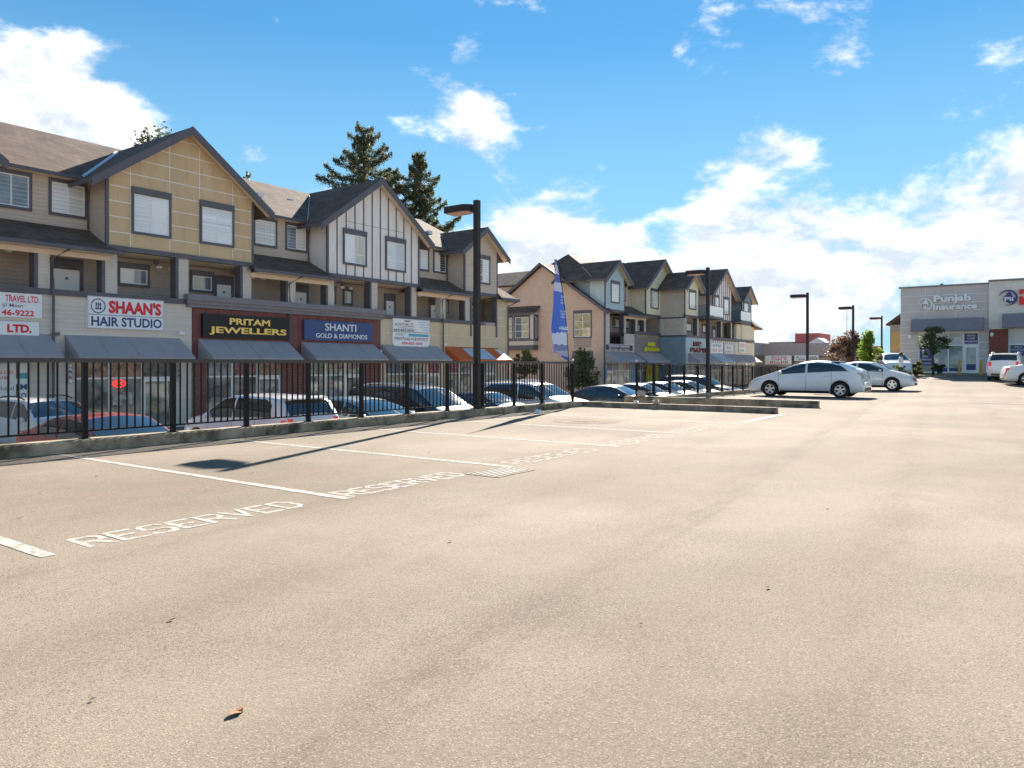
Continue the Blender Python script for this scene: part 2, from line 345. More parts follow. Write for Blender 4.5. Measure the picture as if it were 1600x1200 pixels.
def panes(w, boxes, m):
    for (a, b, c, d, at, axis) in boxes:
        mb = MB(); mb.poly([(a, at, c), (b, at, c), (b, at, d), (a, at, d)] if axis == 'v' else [(at, b, c), (at, a, c), (at, a, d), (at, b, d)]); obj('pane', mb, m, w)
def window(par, a0, a1, z0, z1, at, m=None, axis='v', head=.28, style='slide', out=.075, trim=None):
    """opening a0..a1 x z0..z1 on a wall face at 'at' (faces -Y for axis v, -X for axis u)"""
    def bx(mb, p, q, r, s_, o0, o1): return mb.box(p, q, at - o1, at - o0, r, s_) if axis == 'v' else mb.box(at - o1, at - o0, p, q, r, s_)
    t = MB(); s = .09
    bx(t, a0 - s, a1 + s, z1, z1 + head, 0, out + .02); bx(t, a0 - s, a1 + s, z0 - .11, z0, 0, out + .01); bx(t, a0 - s, a0, z0, z1, 0, out); bx(t, a1, a1 + s, z0, z1, 0, out)
    w = obj('window', t, trim or TRIM, par)
    f = MB(); k = .05; mid = (a0 + a1) / 2; zr = z0 + (z1 - z0) * .33
    bx(f, a0, a1, z1 - k, z1, 0, .036); bx(f, a0, a1, z0, z0 + k, 0, .036); bx(f, a0, a0 + k, z0 + k, z1 - k, 0, .036); bx(f, a1 - k, a1, z0 + k, z1 - k, 0, .036)
    bx(f, mid - k / 2, mid + k / 2, z0 + k, z1 - k, 0, .034)
    if style == 'rail': bx(f, a0 + k, mid - k / 2, zr - .02, zr + .02, 0, .030); bx(f, mid + k / 2, a1 - k, zr - .02, zr + .02, 0, .030)
    if style == 'grid':
        for zz in (z0 + (z1 - z0) / 3, z0 + 2 * (z1 - z0) / 3): bx(f, a0 + k, mid - k / 2, zz - .018, zz + .018, 0, .030); bx(f, mid + k / 2, a1 - k, zz - .018, zz + .018, 0, .030)
    obj('frame', f, WHITE, w)
    ms = m if isinstance(m, (list, tuple)) else [m or BLIND] * 2; pa = at - .02
    panes(w, [(a0 + k, mid - k / 2, z0 + k, z1 - k, pa, axis)], ms[0]); panes(w, [(mid + k / 2, a1 - k, z0 + k, z1 - k, pa, axis)], ms[-1])
    return w
# ------------------------------------------------------------------ ground
def deckz(u): return float(np.interp(u, [-100, 24, 34, 48, 61, 200], [0, 0, -.07, 0.02, .5, .5]))
def lotz(u, v): return -1.1 - .02 * (max(min(v, 31), 11) - 13) + .005 * (max(min(u, 90), 0) - 10)
DECK = asphalt('asphalt_deck', (.225, .187, .145), (.268, .224, .176), (.216, .157, .125))
LOT = asphalt('asphalt_lot', (.27, .23, .18), (.31, .265, .21), (.24, .19, .15), .6)
mb = MB()                                    # one wide sheet to the horizon: the lower car park and the land beyond
us = [-900, -300, -60, 0, 10, 25, 40, 60, 90, 130, 300, 900, 1500]; vs = [-900, -200, -60, 0, 11, 13, 20, 26, 31, 60, 120, 400, 1500]
for v in vs:
    for u in us: mb.v.append((u, v, lotz(u, v) - (0.6 if v < 11 or u > 100 else 0)))
n = len(us)
for j in range(len(vs) - 1):
    for i in range(n - 1): mb.f.append((j * n + i, j * n + i + 1, (j + 1) * n + i + 1, (j + 1) * n + i))
obj('ground', mb, LOT, kind='structure')
EDGE = 11.5
mb = MB(); cuts = [-60, 0, 10, 19.3]
def strip(u0, u1, v0, v1): mb.poly([(u0, v0, deckz(u0)), (u1, v0, deckz(u1)), (u1, v1, deckz(u1)), (u0, v1, deckz(u0))])
strip(-60, 19.3, -60, EDGE); strip(19.3, 22.8, -60, 6.4)
cc = [22.8, 24, 29, 34, 41, 48, 52, 56, 61, 75, 100]
for a, b in zip(cc[:-1], cc[1:]): strip(a, b, -60, EDGE)
obj('parking_deck', mb, DECK, kind='structure')
RET = mat('retaining_concrete', (.30, .28, .24), .85, .2, 1.5, .3, 40, stain=((.06, .055, .045), 1.2, .45, .65), stretch=(1, 1, .3))
mb = MB()                                    # retaining wall under the deck edge and round the stair
mb.box(-60, 19.3, EDGE - .25, EDGE - .002, -2.2, -.006); mb.box(22.8, 100, EDGE - .25, EDGE - .002, -2.2, -.13)
mb.box(19.06, 19.298, 6.4, EDGE - .26, -2.2, -.006); mb.box(22.802, 23.04, 6.4, EDGE - .26, -2.2, -.006)
obj('retaining_wall', mb, RET, kind='structure')
# stair down from the deck to the lower car park
st = thing('concrete_stair', 'concrete steps between two low walls leading down from the deck', 'stairs', (21.05, 6.4, -1.1))
for i in range(7):
    z = -.16 * (i + 1) + .002; s = MB(); s.box(19.302, 22.798, 6.402 + i * .3, 6.402 + (i + 1) * .3, z - .5, z); obj('step', s, CONC, st)

def kerbmesh(x0, x1, y0, y1, z0, z1, b=.02, seg=1.5):
    """a kerb or low wall with a chamfered top, cut into lengths with fine joints"""
    out = []
    along_x = (x1 - x0) > (y1 - y0); L = (x1 - x0) if along_x else (y1 - y0); n = max(1, round(L / seg))
    for i in range(n):
        g = .004; a, e = i * L / n + g, (i + 1) * L / n - g; m = MB(); dz = random.uniform(-.004, .004)
        if along_x:
            prof = [(y0, z0), (y1, z0), (y1, z1 + dz - b), (y1 - b, z1 + dz), (y0 + b, z1 + dz), (y0, z1 + dz - b)]
            m.slab([(x0 + e, p[0], p[1]) for p in prof], (-(e - a), 0, 0))
        else:
            prof = [(x0, z0), (x1, z0), (x1, z1 + dz - b), (x1 - b, z1 + dz), (x0 + b, z1 + dz), (x0, z1 + dz - b)]
            m.slab([(p[0], y0 + a, p[1]) for p in prof], (0, e - a, 0))
        out.append(m)
    return out
def kerb(name, label, *a, **k):
    t = thing(name, label, 'kerb', ((a[0] + a[1]) / 2, (a[2] + a[3]) / 2, a[4]))
    for m in kerbmesh(*a, **k): obj('kerb_length', m, CONC, t)
    return t
kerb('concrete_kerb', 'stained concrete kerb under the long black railing on the left', -3.0, 19.30, 11.2, EDGE - .004, .002, .175, seg=3.2)
kerb('concrete_kerb', 'low concrete kerb closing the last reserved stall, nearer of two', 19.31, 19.55, 5.55, EDGE - .01, .002, .155, seg=3)
kerb('concrete_wall', 'thicker low concrete wall on the far side of the steps', 22.56, 22.80, 5.29, EDGE - .01, -.0, .205, seg=3)
kerb('concrete_kerb', 'concrete kerb under the far black railing beyond the steps', 22.81, 58, 11.2, EDGE - .004, -.06, .10, seg=3.2)

# ------------------------------------------------------------------ painted marks
def mark(name, label, mbx, loc, group=None, m_=None): return one(name, mbx, m_ or PWHITE, label, 'marking', loc, group)
PWORN = mat('road_paint_worn', (.42, .375, .32), .9, .10, 6, .1, 60, stain=((.25, .205, .155), 12, .46, .60), spec=.1)
names = ['partly seen white stall line at the left edge of the photo', 'white stall line in front of the red sedan', 'white stall line running to the drain grate', 'fourth white stall line from the left of the photo', 'fifth white stall line from the left, before the manhole', 'white stall line nearest the low end kerb']
stalls = [2.18, 4.74, 7.38, 10.18, 12.8, 15.6]
for u, nm in zip(stalls, names):
    m = MB(); w = .05
    ys = np.linspace(5.28, 11.1, 25)
    for a, b in zip(ys[:-1], ys[1:]):
        j = [random.uniform(-.004, .004) for _ in range(4)]; m.poly([(u - w + j[0], a, .003), (u + w + j[1], a, .003), (u + w + j[2], b, .003), (u - w + j[3], b, .003)])
    mark('stall_line', nm, m, (u, 8.2, .003), 'stall lines on the deck')
GL = {'R': [[(0, 0), (0, 1), (.75, 1), (1, .85), (1, .6), (.75, .48), (.1, .48)], [(.5, .48), (1, 0)]], 'E': [[(1, 0), (0, 0), (0, 1), (1, 1)], [(0, .5), (.8, .5)]],
      'S': [[(0, .12), (.2, 0), (.8, 0), (1, .15), (1, .38), (.8, .5), (.2, .5), (0, .62), (0, .85), (.2, 1), (.8, 1), (1, .88)]], 'V': [[(0, 1), (.5, 0), (1, 1)]],
      'D': [[(0, 0), (0, 1), (.7, 1), (1, .75), (1, .25), (.7, 0), (0, 0)]]}
def stroke_word(word, u0, u1, v0, v1, z, th):
    m = MB(); n = len(word); cw = (u1 - u0) / n; lw = cw * .72; k = 0
    for i, ch in enumerate(word):
        for path in GL[ch]:
            pts = [Vector((u0 + i * cw + lw * x, v0 + (v1 - v0) * y)) for x, y in path]
            for a, b in zip(pts[:-1], pts[1:]):
                d = (b - a).normalized(); q = Vector((-d.y, d.x)) * th / 2; a2, b2 = a - d * th * .35, b + d * th * .35; k += 1; zz = z + .0003 * (k % 6)
                m.poly([(*(a2 - q), zz), (*(b2 - q), zz), (*(b2 + q), zz), (*(a2 + q), zz)])
    return m
rl = ['RESERVED painted in white on the asphalt, nearest and largest', 'RESERVED painted in white just left of the drain grate', 'worn RESERVED lettering right of the drain grate', 'foreshortened RESERVED lettering, fourth from the left', 'foreshortened RESERVED lettering, nearest the end kerb']
offs = [(2.47, 4.36), (4.86, 6.62), (7.66, 9.7), (10.3, 12.5), (13.0, 15.2)]
for (a, b), nm in zip(offs, rl):
    mark('reserved_lettering', nm, stroke_word('RESERVED', a, b, 5.33, 5.65, .0015, .046 if a < 7 else .042), (a, 5.4, .0015), 'reserved lettering on the deck', None if a < 7 else PWORN)
m = MB(); m.poly([(16.0, 5.2, .005), (19.2, 5.25, .005), (19.2, 5.42, .005), (16.0, 5.36, .005)]); mark('edge_line', 'short white edge line ending at the low end kerb', m, (17.6, 5.3, .005))
m = MB(); m.poly([(29.6, -3, deckz(29) + .005), (29.75, -3, deckz(29) + .005), (29.75, 11, deckz(29) + .005), (29.6, 11, deckz(29) + .005)]); mark('stall_line', 'faint white stall line beside the silver hatchback', m, (29.7, 5, 0), 'stall lines on the deck')
for i, (u, w) in enumerate([(55.0, 'white stall line in the shade before the insurance office'), ]):
    m = MB(); m.poly([(56, 1.9, deckz(56) + .02), (65, 1.9, .52), (65, 2.05, .52), (56, 2.05, deckz(56) + .02)]); mark('stall_line', w, m, (60, 2, .4), 'stall lines on the deck')
# drain grate and manhole
g = thing('drain_grate', 'slotted steel drain grate set in the asphalt between two RESERVED letterings', 'drain', (6.95, 5.12, .0))
IRON = mat('cast_iron', (.09, .08, .07), .6, .3, 8, metal=.5); DARKH = mat('drain_shade', (.01, .01, .01), .9)
m = MB(); m.poly([(6.62, 4.95, .002), (7.28, 4.95, .002), (7.28, 5.35, .002), (6.62, 5.35, .002)]); obj('pit_shade', m, DARKH, g)  # flat black sheet paints the shade beneath the grate bars
m = MB(); m.box(6.58, 7.32, 4.9, 4.955, -.02, .0055); m.box(6.58, 7.32, 5.345, 5.4, -.02, .0055); m.box(6.58, 6.625, 4.955, 5.345, -.02, .0055); m.box(7.275, 7.32, 4.955, 5.345, -.02, .0055); obj('frame', m, mat('drain_concrete', (.26, .215, .165), .95, .3, 9, spec=.05), g)
b0 = MB(); b0.box(6.63, 7.27, -.014, .014, .006, .013); src = None
for i in range(5):
    m = MB(); v = 4.985 + i * .074; m.box(6.63, 7.27, v, v + .034, .003, .0065); obj('bar', m, mat('drain_bar', (.24, .215, .18), .7, .3, 9, spec=.2), g)
mh = MB(); mh.lathe([(.001, .012), (.30, .012), (.31, .008), (.34, .008), (.36, .002)], (14.35, 8.25, 0), k=28)
one('manhole_cover', mh, mat('manhole_iron', (.20, .165, .12), .95, .25, 12, spec=.05), 'round pale manhole cover set in an empty stall', 'manhole', (14.35, 8.25, 0))
m = MB(); m.lathe([(.002, .004), (.75, .004)], (14.35, 8.25, 0), k=24)
one('asphalt_patch', m, mat('patch_tar', (.15, .115, .08), .95, .3, 5, stain=((.21, .17, .12), 3, .40, .6), spec=.08), 'darker round asphalt patch ringing the manhole cover', 'patch', (14.35, 8.25, 0))
# litter
def crumple(loc, s, m, name, label, cat):
    mb = MB(); mb.lathe([(s * .05, 0), (s * .5, s * .05), (s * .55, s * .35), (s * .3, s * .6), (s * .02, s * .55)], (0, 0, 0), k=9)
    mb.v = [(x * random.uniform(.6, 1.4), y * random.uniform(.6, 1.4), z * random.uniform(.6, 1.2)) for x, y, z in mb.v]
    o = obj(name, mb, m, None, label=label, cat=cat); o.location = loc; return o
def leafmesh(s):
    mb = MB(); k = 9; top = [(math.cos(t) * s * (1 + .3 * math.cos(5 * t)), math.sin(t) * s * .55 * (1 + .25 * math.sin(3 * t)), .004 + random.uniform(0, s * .3)) for t in np.linspace(0, 2 * math.pi, k, False)]
    n = len(mb.v); mb.v += [(0, 0, .006)] + top
    for i in range(k): mb.f.append((0, 1 + i, 1 + (i + 1) % k))
    return mb
LEAF = mat('dry_leaf', (.30, .12, .04), .8, .3, 20)
o = obj('dry_leaf', leafmesh(.035), LEAF, None, label='curled brown leaf lying on the bare asphalt in the foreground', cat='leaf'); o.location = (1.59, 2.35, .003)
DB = mat('debris', (.03, .025, .02), .9)
for i, (u, v, nm) in enumerate([(1.98, 3.46, 'tiny dark twig on the asphalt left of the foreground'), (4.2, 1.25, 'small dark speck of debris on the asphalt at the right'), (5.2, 7.4, 'dark leaf scrap in the stall holding the lamp shadow'), (7.9, 7.1, 'pair of dark scraps in the third stall'), (2.6, 6.8, 'dark scrap by the largest lettering'), (9.6, 3.3, 'dark scrap far out in the driving aisle'), (4.0, 3.4, 'dark pebble in the middle of the driving aisle')]):
    o = obj('debris_scrap', leafmesh(.018 + .004 * (u > 5)), DB, None, label=nm, cat='debris'); o.location = (u, v, .003)
crumple((15.9, 10.55, .002), .16, SIGNW, 'paper_cup', 'crushed white paper cup on the asphalt by the kerb', 'litter')
crumple((19.42, 8.9, .156), .22, mat('pale_stone', (.55, .42, .30), .8, .2, 9), 'stone', 'pale stone lying on the low end kerb', 'stone')
crumple((19.40, 9.5, .156), .12, SIGNW, 'paper_scrap', 'small white scrap beside the stone on the low kerb', 'litter')
crumple((22.68, 10.9, .2), .3, mat('pale_stone2', (.50, .40, .30), .8, .2, 9), 'stone', 'large pale stone at the foot of the far railing post', 'stone')

lt = MB()
for i in range(420):
    u = random.uniform(2, 19.2); v = 11.19 - abs(random.gauss(0, .10)); s_ = random.uniform(.006, .02); a = random.uniform(0, 6.28); z = .006
    if i % 9 == 0: u, v = random.uniform(0, 24), random.uniform(1.5, 11)
    ca, sa = math.cos(a) * s_, math.sin(a) * s_; lt.poly([(u - ca, v - sa, z), (u + sa * .5, v - ca * .5, z + s_ * .4), (u + ca, v + sa, z + s_ * .2), (u - sa * .5, v + ca * .5, z + s_ * .3)])
obj('leaf_litter', lt, mat('litter_brown', (.12, .075, .04), .9, .4, 30), None, kind='stuff', label='scattered dry leaf bits along the kerb and over the deck', cat='leaf litter')
# ------------------------------------------------------------------ railings
PK = MB(); PK.box(-.0105, .0105, -.0105, .0105, .30, 1.284)
def railing(label, u0, posts, v, dz, last_bottom=.175, zend=0.0):
    t = thing('metal_railing', label, 'railing', (posts[0], v, dz(posts[0]) + .17))
    o0 = None; pk = None
    for i, u in enumerate(posts):
        h = dz(u); m = MB(); m.box(u - .035, u + .035, v - .035, v + .035, .17 + h, 1.284 + h); m.box(u - .06, u + .06, v - .06, v + .06, .17 + h, .185 + h); obj('post', m, BLACK, t)
        if i + 1 == len(posts): continue
        u2 = posts[i + 1]; h2 = dz(u2)
        for nm, za, zb, hw in (('top_rail', 1.285, 1.345, .028), ('bottom_rail', .275, .30, .013)):
            m = MB(); e0, e1 = (u, u2) if nm == 'top_rail' else (u + .035, u2 - .035)
            m.slab([(e0, v - hw, za + h), (e0, v + hw, za + h), (e0, v + hw, zb + h), (e0, v - hw, zb + h)], (e1 - e0, 0, h2 - h)); obj(nm, m, BLACKG if nm == 'top_rail' else BLACK, t)
        k = max(1, round((u2 - u) / .1225) - 1)
        for j in range(k):
            uu = u + (u2 - u) * (j + 1) / (k + 1); loc = Vector((uu, v, dz(uu))) - ORG[t.name]
            if pk is None: pk = obj('picket', PK, BLACK, t, local=True); pk.location = loc
            else: copy_part(pk, t, loc)
    return t
p1 = [5.17 + 1.348 * k for k in range(-3, 10)] + [18.95]
ra = railing('long black metal picket railing on the kerb at the left', 0, p1, 11.35, lambda u: 0.0)
m = MB(); m.lathe([(.002, 1.345), (.03, 1.345), (.042, 1.375), (.03, 1.41), (.002, 1.415)], (18.95, 11.35, 0), k=12); obj('post_cap', m, ALU, ra, smooth=True)
p2 = [23.28 + 1.39 * k for k in range(0, 21)]
fz = lambda u: float(np.interp(u, [23, 40, 52], [0, -.17, -.1]))
rb = railing('far black metal picket railing beyond the concrete steps', 0, p2, 11.38, fz)
m = MB(); m.lathe([(.002, 1.345), (.03, 1.345), (.042, 1.375), (.03, 1.41), (.002, 1.415)], (23.28, 11.38, 0), k=12); obj('post_cap', m, ALU, rb, smooth=True)

# ------------------------------------------------------------------ lamp posts
LENS = mat('lamp_lens', (.62, .34, .20), .3, coat=.6)
def lamp(label, u, v, top=5.3, zb=.17, w=.065):
    t = thing('lamp_post', label, 'lamp post', (u, v, zb), 'lamp posts along the deck edge')
    m = MB(); m.box(u - w, u + w, v - w, v + w, zb + .02, top); m.box(u - .13, u + .13, v - .13, v + .13, zb, zb + .02); obj('pole', m, BRONZE, t)
    m = MB(); m.box(u - .05, u + .05, v + w, v + .13, top - .27, top - .13); obj('arm', m, BRONZE, t)
    y0, y1 = v + .90, v + .12; z1 = top - .09; z0 = top - .28; m = MB(); hw = .22
    a = [(u - .20, y0, z0 + .03), (u - hw, y0 - .08, z0 + .03), (u - hw, y1 + .16, z0 + .03), (u - .09, y1, z0 + .03), (u + .09, y1, z0 + .03), (u + hw, y1 + .16, z0 + .03), (u + hw, y0 - .08, z0 + .03), (u + .20, y0, z0 + .03)]
    m.slab(a, (0, 0, z1 - z0 - .03)); hd = obj('lamp_head', m, BRONZE, t)
    m = MB(); ym = (y0 + y1) / 2; m.slab([(u + (p[0] - u) * .82, ym + (p[1] - ym) * .86, z0 + .005) for p in a], (0, 0, .03)); obj('lens', m, LENS, hd)
    return t
lamp('tall dark lamp post in the long railing on the left', 14.37, 11.345)
for (u, v, nm) in [(29.9, 11.36, 'dark lamp post in the far railing before the second townhouse row'), (43.5, 10.75, 'dark lamp post rising behind the silver hatchback'), (54.5, 10.5, 'dark lamp post beside the red-leaved tree'), (68.0, 10.9, 'farthest lamp post, left of the insurance office')]:
    lamp(nm, u, v, 5.3, deckz(u) + (.06 if u < 40 else 0))

# ------------------------------------------------------------------ feather banner on the end post
t = thing('feather_banner', 'tall blue feather banner flying at the end of the railing', 'banner', (18.78, 11.30, 1.2))
def bpole(z): return 18.64 - .30 * ((z - 1.35) / 2.9) - .42 * max(0, (z - 1.35) / 2.9) ** 3 * .9
m = MB(); m.tube([(18.68, 11.30, .5)] + [(bpole(z), 11.30, z) for z in np.linspace(1.35, 4.26, 14)], .014, 6); obj('pole', m, BLACK, t)
BAN = bpy.data.materials.new('banner_cloth'); BAN.use_nodes = True
nt = BAN.node_tree; b = nt.nodes['Principled BSDF']; b.inputs['Roughness'].default_value = .7
tcn = nt.nodes.new('ShaderNodeTexCoord'); sp = nt.nodes.new('ShaderNodeSeparateXYZ'); nt.links.new(tcn.outputs['Object'], sp.inputs[0])
nn = nt.nodes.new('ShaderNodeTexNoise'); nn.inputs['Scale'].default_value = 5; nt.links.new(tcn.outputs['Object'], nn.inputs['Vector'])
ad = nt.nodes.new('ShaderNodeMath'); ad.operation = 'MULTIPLY_ADD'; nt.links.new(nn.outputs['Fac'], ad.inputs[0]); ad.inputs[1].default_value = .18; nt.links.new(sp.outputs[2], ad.inputs[2])
mrn = nt.nodes.new('ShaderNodeMapRange'); mrn.inputs['From Max'].default_value = 3.2; nt.links.new(ad.outputs[0], mrn.inputs['Value'])
rp = nt.nodes.new('ShaderNodeValToRGB'); rp.color_ramp.interpolation = 'CONSTANT'; e = rp.color_ramp.elements
e[0].position = 0; e[0].color = (.06, .12, .50, 1); e[1].position = .12; e[1].color = (.45, .45, .62, 1)
for p, c in [(.17, (.22, .24, .48, 1)), (.22, (.70, .74, .88, 1)), (.33, (.08, .18, .68, 1)), (.70, (.66, .68, .85, 1)), (.78, (.12, .15, .50, 1)), (.85, (.60, .62, .80, 1)), (.93, (.20, .25, .55, 1))]:
    q = e.new(p); q.color = c
nt.links.new(mrn.outputs[0], rp.inputs[0]); nt.links.new(rp.outputs[0], b.inputs['Base Color'])
m = MB(); nzs = 26; zz = np.linspace(1.36, 4.24, nzs); nu = 6
for z in zz:
    k = (4.24 - z) / 2.88; wd = .14 + .80 * min(1, k * 1.05) ** .8
    if k > .93: wd *= 1
    low = z
    for i in range(nu):
        s_ = i / (nu - 1); zi = z + (.22 * s_ ** 1.5 if k > .99 else .0) + .16 * s_ * max(0, (k - .85) / .15)
        m.v.append((bpole(z) - .012 - wd * s_, 11.30 - .05 * math.sin(z * 3.1 + 2.6 * s_) * s_ - .03 * math.sin(5 * z) * s_, zi))
for j in range(nzs - 1):
    for i in range(nu - 1): a = j * nu + i; m.f.append((a, a + nu, a + nu + 1, a + 1))
sail = obj('sail', m, BAN, t, smooth=True)
for (s, zc, h, wd) in [('4-746-022', 2.30, .10, .50), ('~abcde fgh', 2.62, .05, .36), ('~cdefgh ij', 2.70, .05, .34), ('~efg hijk', 2.78, .05, .36), ('~abc de', 3.02, .06, .27), ('~bcd ef', 3.10, .06, .25), ('~cdefg', 3.20, .07, .22), ('~gh ijklm', 2.18, .04, .38)]:
    x1 = bpole(zc) - .07; bt = MB(); bt.text(s, x1 - wd, x1, zc - h / 2, zc + h / 2, 11.20, 'v', .04); obj('lettering', bt, LETW, sail)
# ------------------------------------------------------------------ townhouse rows over shops
def roof_slab(par, pts, th=.12, name='roof'):
    m = MB(); m.slab([(p[0], p[1], p[2] - th) for p in reversed(pts)], (0, 0, th)); return obj(name, m, SHING, par)
def plank(par, p, q, h, w, m=None, name='fascia', dirv=(0, 1, 0)):     # board from p to q, height h (down), thickness w along dirv
    p, q = Vector(p), Vector(q); d = Vector(dirv) * w; mb = MB(); mb.slab([p, q, q - Vector((0, 0, h)), p - Vector((0, 0, h))], d); return obj(name, mb, m or TRIM, par)
PITCH = .725
def bay(par, uc, half, F, style, z_eave_wall=8.41, depth=5.2, ov=.5, base=5.80, wins=(), left_side=None, oh=.82):
    """gabled bay on the third floor: wall uc-half..uc+half at plane F, roof ridge running back"""
    a, b = uc - half, uc + half; sp = half + oh; ze = z_eave_wall; zp = ze + PITCH * sp
    wall_top = lambda u: zp - PITCH * abs(u - uc) - .16
    cp = [(a, base + .2), (b, base + .2), (b, wall_top(b)), (uc, wall_top(uc)), (a, wall_top(a))]
    m = MB(); m.slab([(p[0], F + .04, p[1]) for p in [(a, base), (b, base)] + cp[2:]], (0, 1.46, 0)); obj('wall', m, SID_TAUPE if style in ('lap', 'panel') else BATTEN_WALL if style == 'batten' else style, par)
    if style == 'panel':
        m = MB(); m.poly([(p[0], F + .03, p[1]) for p in cp]); obj('wall_backing', m, REVEAL, par)
        us = [a, a + .93, a + 2.58, a + 3.95, a + 5.58, b]; zs = [base + .2] + [6.55 + .61 * k for k in range(9)]
        for i in range(5):
            for z0, z1 in zip(zs[:-1], zs[1:]):
                q = clip(rect(us[i] + .024, us[i + 1] - .024, z0 + .021, z1 - .021), cp)
                if len(q) > 2: mm = MB(); mm.slab([(p[0], F + .012, p[1]) for p in q], (0, .017, 0)); obj('panel', mm, PANEL_TAN, par)
    elif style == 'batten':
        m = MB(); m.poly([(p[0], F + .035, p[1]) for p in cp]); obj('wall_boards', m, BATTEN_WALL, par)
        n = int(round((b - a) / .6))
        for i in range(1, n):
            u = a + (b - a) * i / n; mm = MB(); mm.box(u - .032, u + .032, F + .008, F + .033, base + .2, wall_top(u) - .02); obj('batten', mm, TRIM, par)
        mm = MB(); mm.box(a + 1.2, b - 1.2, F + .026, F + .0345, 8.86, 8.875); obj('joint_strip', mm, TRIM, par)
    else:
        obj('siding', siding(cp, F + .03), SID_TAUPE if style == 'lap' else style, par, kind='stuff')
    for (w0, w1, m_) in wins: window(par, w0, w1, 6.67, 8.2, F + .02, m_, style='rail')
    for u in (a, b): mm = MB(); mm.box(u - .06, u + .06, F - .005, F + .09, base + .2, wall_top(u)); obj('corner_board', mm, TRIM, par)
    mm = MB(); mm.box(a - .04, b + .04, F - .05, F + .2, base, base + .2); obj('band', mm, TRIM, par)
    mm = MB(); mm.box(a, b, F + .2, F + 1.5, base - .02, base + .1); obj('soffit', mm, SOFFIT, par)
    v0, v1 = F - ov, F + depth + .9
    for s in (-1, 1):
        e = (uc + s * sp, ze); pts = [(uc, v0, zp), (uc, v1, zp), (e[0], v1, ze), (e[0], v0, ze)]
        roof_slab(par, pts if s < 0 else list(reversed(pts)))
        plank(par, (uc, v0 - .03, zp + .02), (e[0], v0 - .03, ze + .02), .36, .05, name='rake_board')
        mm = MB(); p = [(uc, v0 + .021, zp - .135), (uc, F + .05, zp - .135), (e[0], F + .05, ze - .135), (e[0], v0 + .021, ze - .135)]
        mm.slab(p if s < 0 else list(reversed(p)), (0, 0, .012)); obj('soffit', mm, SOFFIT, par)
        mm = MB(); x0, x1 = sorted((e[0], e[0] + s * .03)); mm.box(x0, x1, v0, F + 1.3, ze - .16, ze + .01); obj('eave_board', mm, TRIM, par)
    return zp
def flashing(par, uc, half, F, oh=.82, ze=8.41, zl=8.7, zr=11.43, only=(-1,)):
    sp = half + oh; zp = ze + PITCH * sp
    for s in only:
        def at(v):
            zm = zl + .62 * (v - F - 1.1); d = max(0, (zp - zm) / PITCH); return Vector((uc + s * d, v, zm + .03))
        p, q = at(F + 1.15), at(F + 1.1 + (min(zp, zr) - zl) / .62 - .55); sd_ = Vector((.10, .07, 0)); m = MB(); m.slab([p - sd_, q - sd_, q + sd_, p + sd_], (0, 0, .02)); obj('valley_flashing', m, FLASH, par)
def main_roof(par, u0, u1, F, hipl=0, hipr=0, zl=8.7, zr=11.43):
    ve, vr, vb = F + 1.1, F + 1.1 + (zr - zl) / .62, F + 1.1 + 2 * (zr - zl) / .62
    roof_slab(par, [(u0, ve, zl), (u1, ve, zl), (u1 - hipr, vr, zr), (u0 + hipl, vr, zr)])
    roof_slab(par, [(u0 + hipl, vr, zr), (u1 - hipr, vr, zr), (u1, vb, zl), (u0, vb, zl)])
    if hipl: roof_slab(par, [(u0, vb, zl), (u0, ve, zl), (u0 + hipl, vr, zr)])
    if hipr: roof_slab(par, [(u1, ve, zl), (u1, vb, zl), (u1 - hipr, vr, zr)])
def recess(par, u0, u1, F, sidm, wins, gutter=True, spouts=(), skirt=True, zt=8.6):
    """third-floor wall set back 1.5 m between bays, its eave, and the skirt roof in front of it"""
    Rv = F + 1.5; cp = rect(u0, u1, 6.6, zt)
    m = MB(); m.box(u0 - .1, u1 + .1, Rv + .03, Rv + .2, 4.0, 8.75); obj('wall', m, sidm, par)
    obj('siding', siding(cp, Rv + .02), sidm, par, kind='stuff')
    for (a, b, mm_) in wins: window(par, a, b, 7.22, 8.42, Rv + .01, mm_, head=.17)
    m = MB(); m.box(u0 - .25, u1 + .25, Rv - .52, Rv - .40, 8.58, 8.70); obj('gutter', m, TRIM, par)
    m = MB(); m.box(u0 - .2, u1 + .2, Rv - .40, Rv + .02, 8.56, 8.59); obj('soffit', m, SOFFIT, par)
    if skirt:
        a, b, e = u0, u1, .33; m = MB()
        top = [(a, Rv, 6.7), (a, F, 5.95), (a - e, F - .5, 5.7), (b + e, F - .5, 5.7), (b, F, 5.95), (b, Rv, 6.7)]
        m.slab([(p[0], p[1], p[2] - .1) for p in reversed(top)], (0, 0, .1)); obj('skirt_roof', m, SHING, par)
        for s, x in ((-1, a), (1, b)):
            m = MB(); m.poly([(x, F - .02, 5.93), (x + s * e, F - .5, 5.69), (x + s * e, F - .02, 5.69)] if s > 0 else [(x, F - .02, 5.93), (x + s * e, F - .02, 5.69), (x + s * e, F - .5, 5.69)]); obj('skirt_hip', m, SHING, par)
        m = MB(); m.box(a - e, b + e, F - .62, F - .5, 5.56, 5.70); obj('gutter', m, TRIM, par)
        m = MB(); m.box(a - .03, b + .03, F - .5, F + 1.5, 5.54, 5.57); obj('soffit', m, SOFFIT, par)
        m = MB(); m.box(a - .1, b + .1, F + .0, F + .12, 5.35, 5.54); obj('beam', m, SOFFIT, par)
    for (u, za, zb) in spouts:
        m = MB(); m.tube([(u - .25, Rv - .46, 8.56), (u, Rv - .07, 8.2), (u, Rv - .07, 6.72)], .045, 6); obj('downspout', m, TRIM, par)
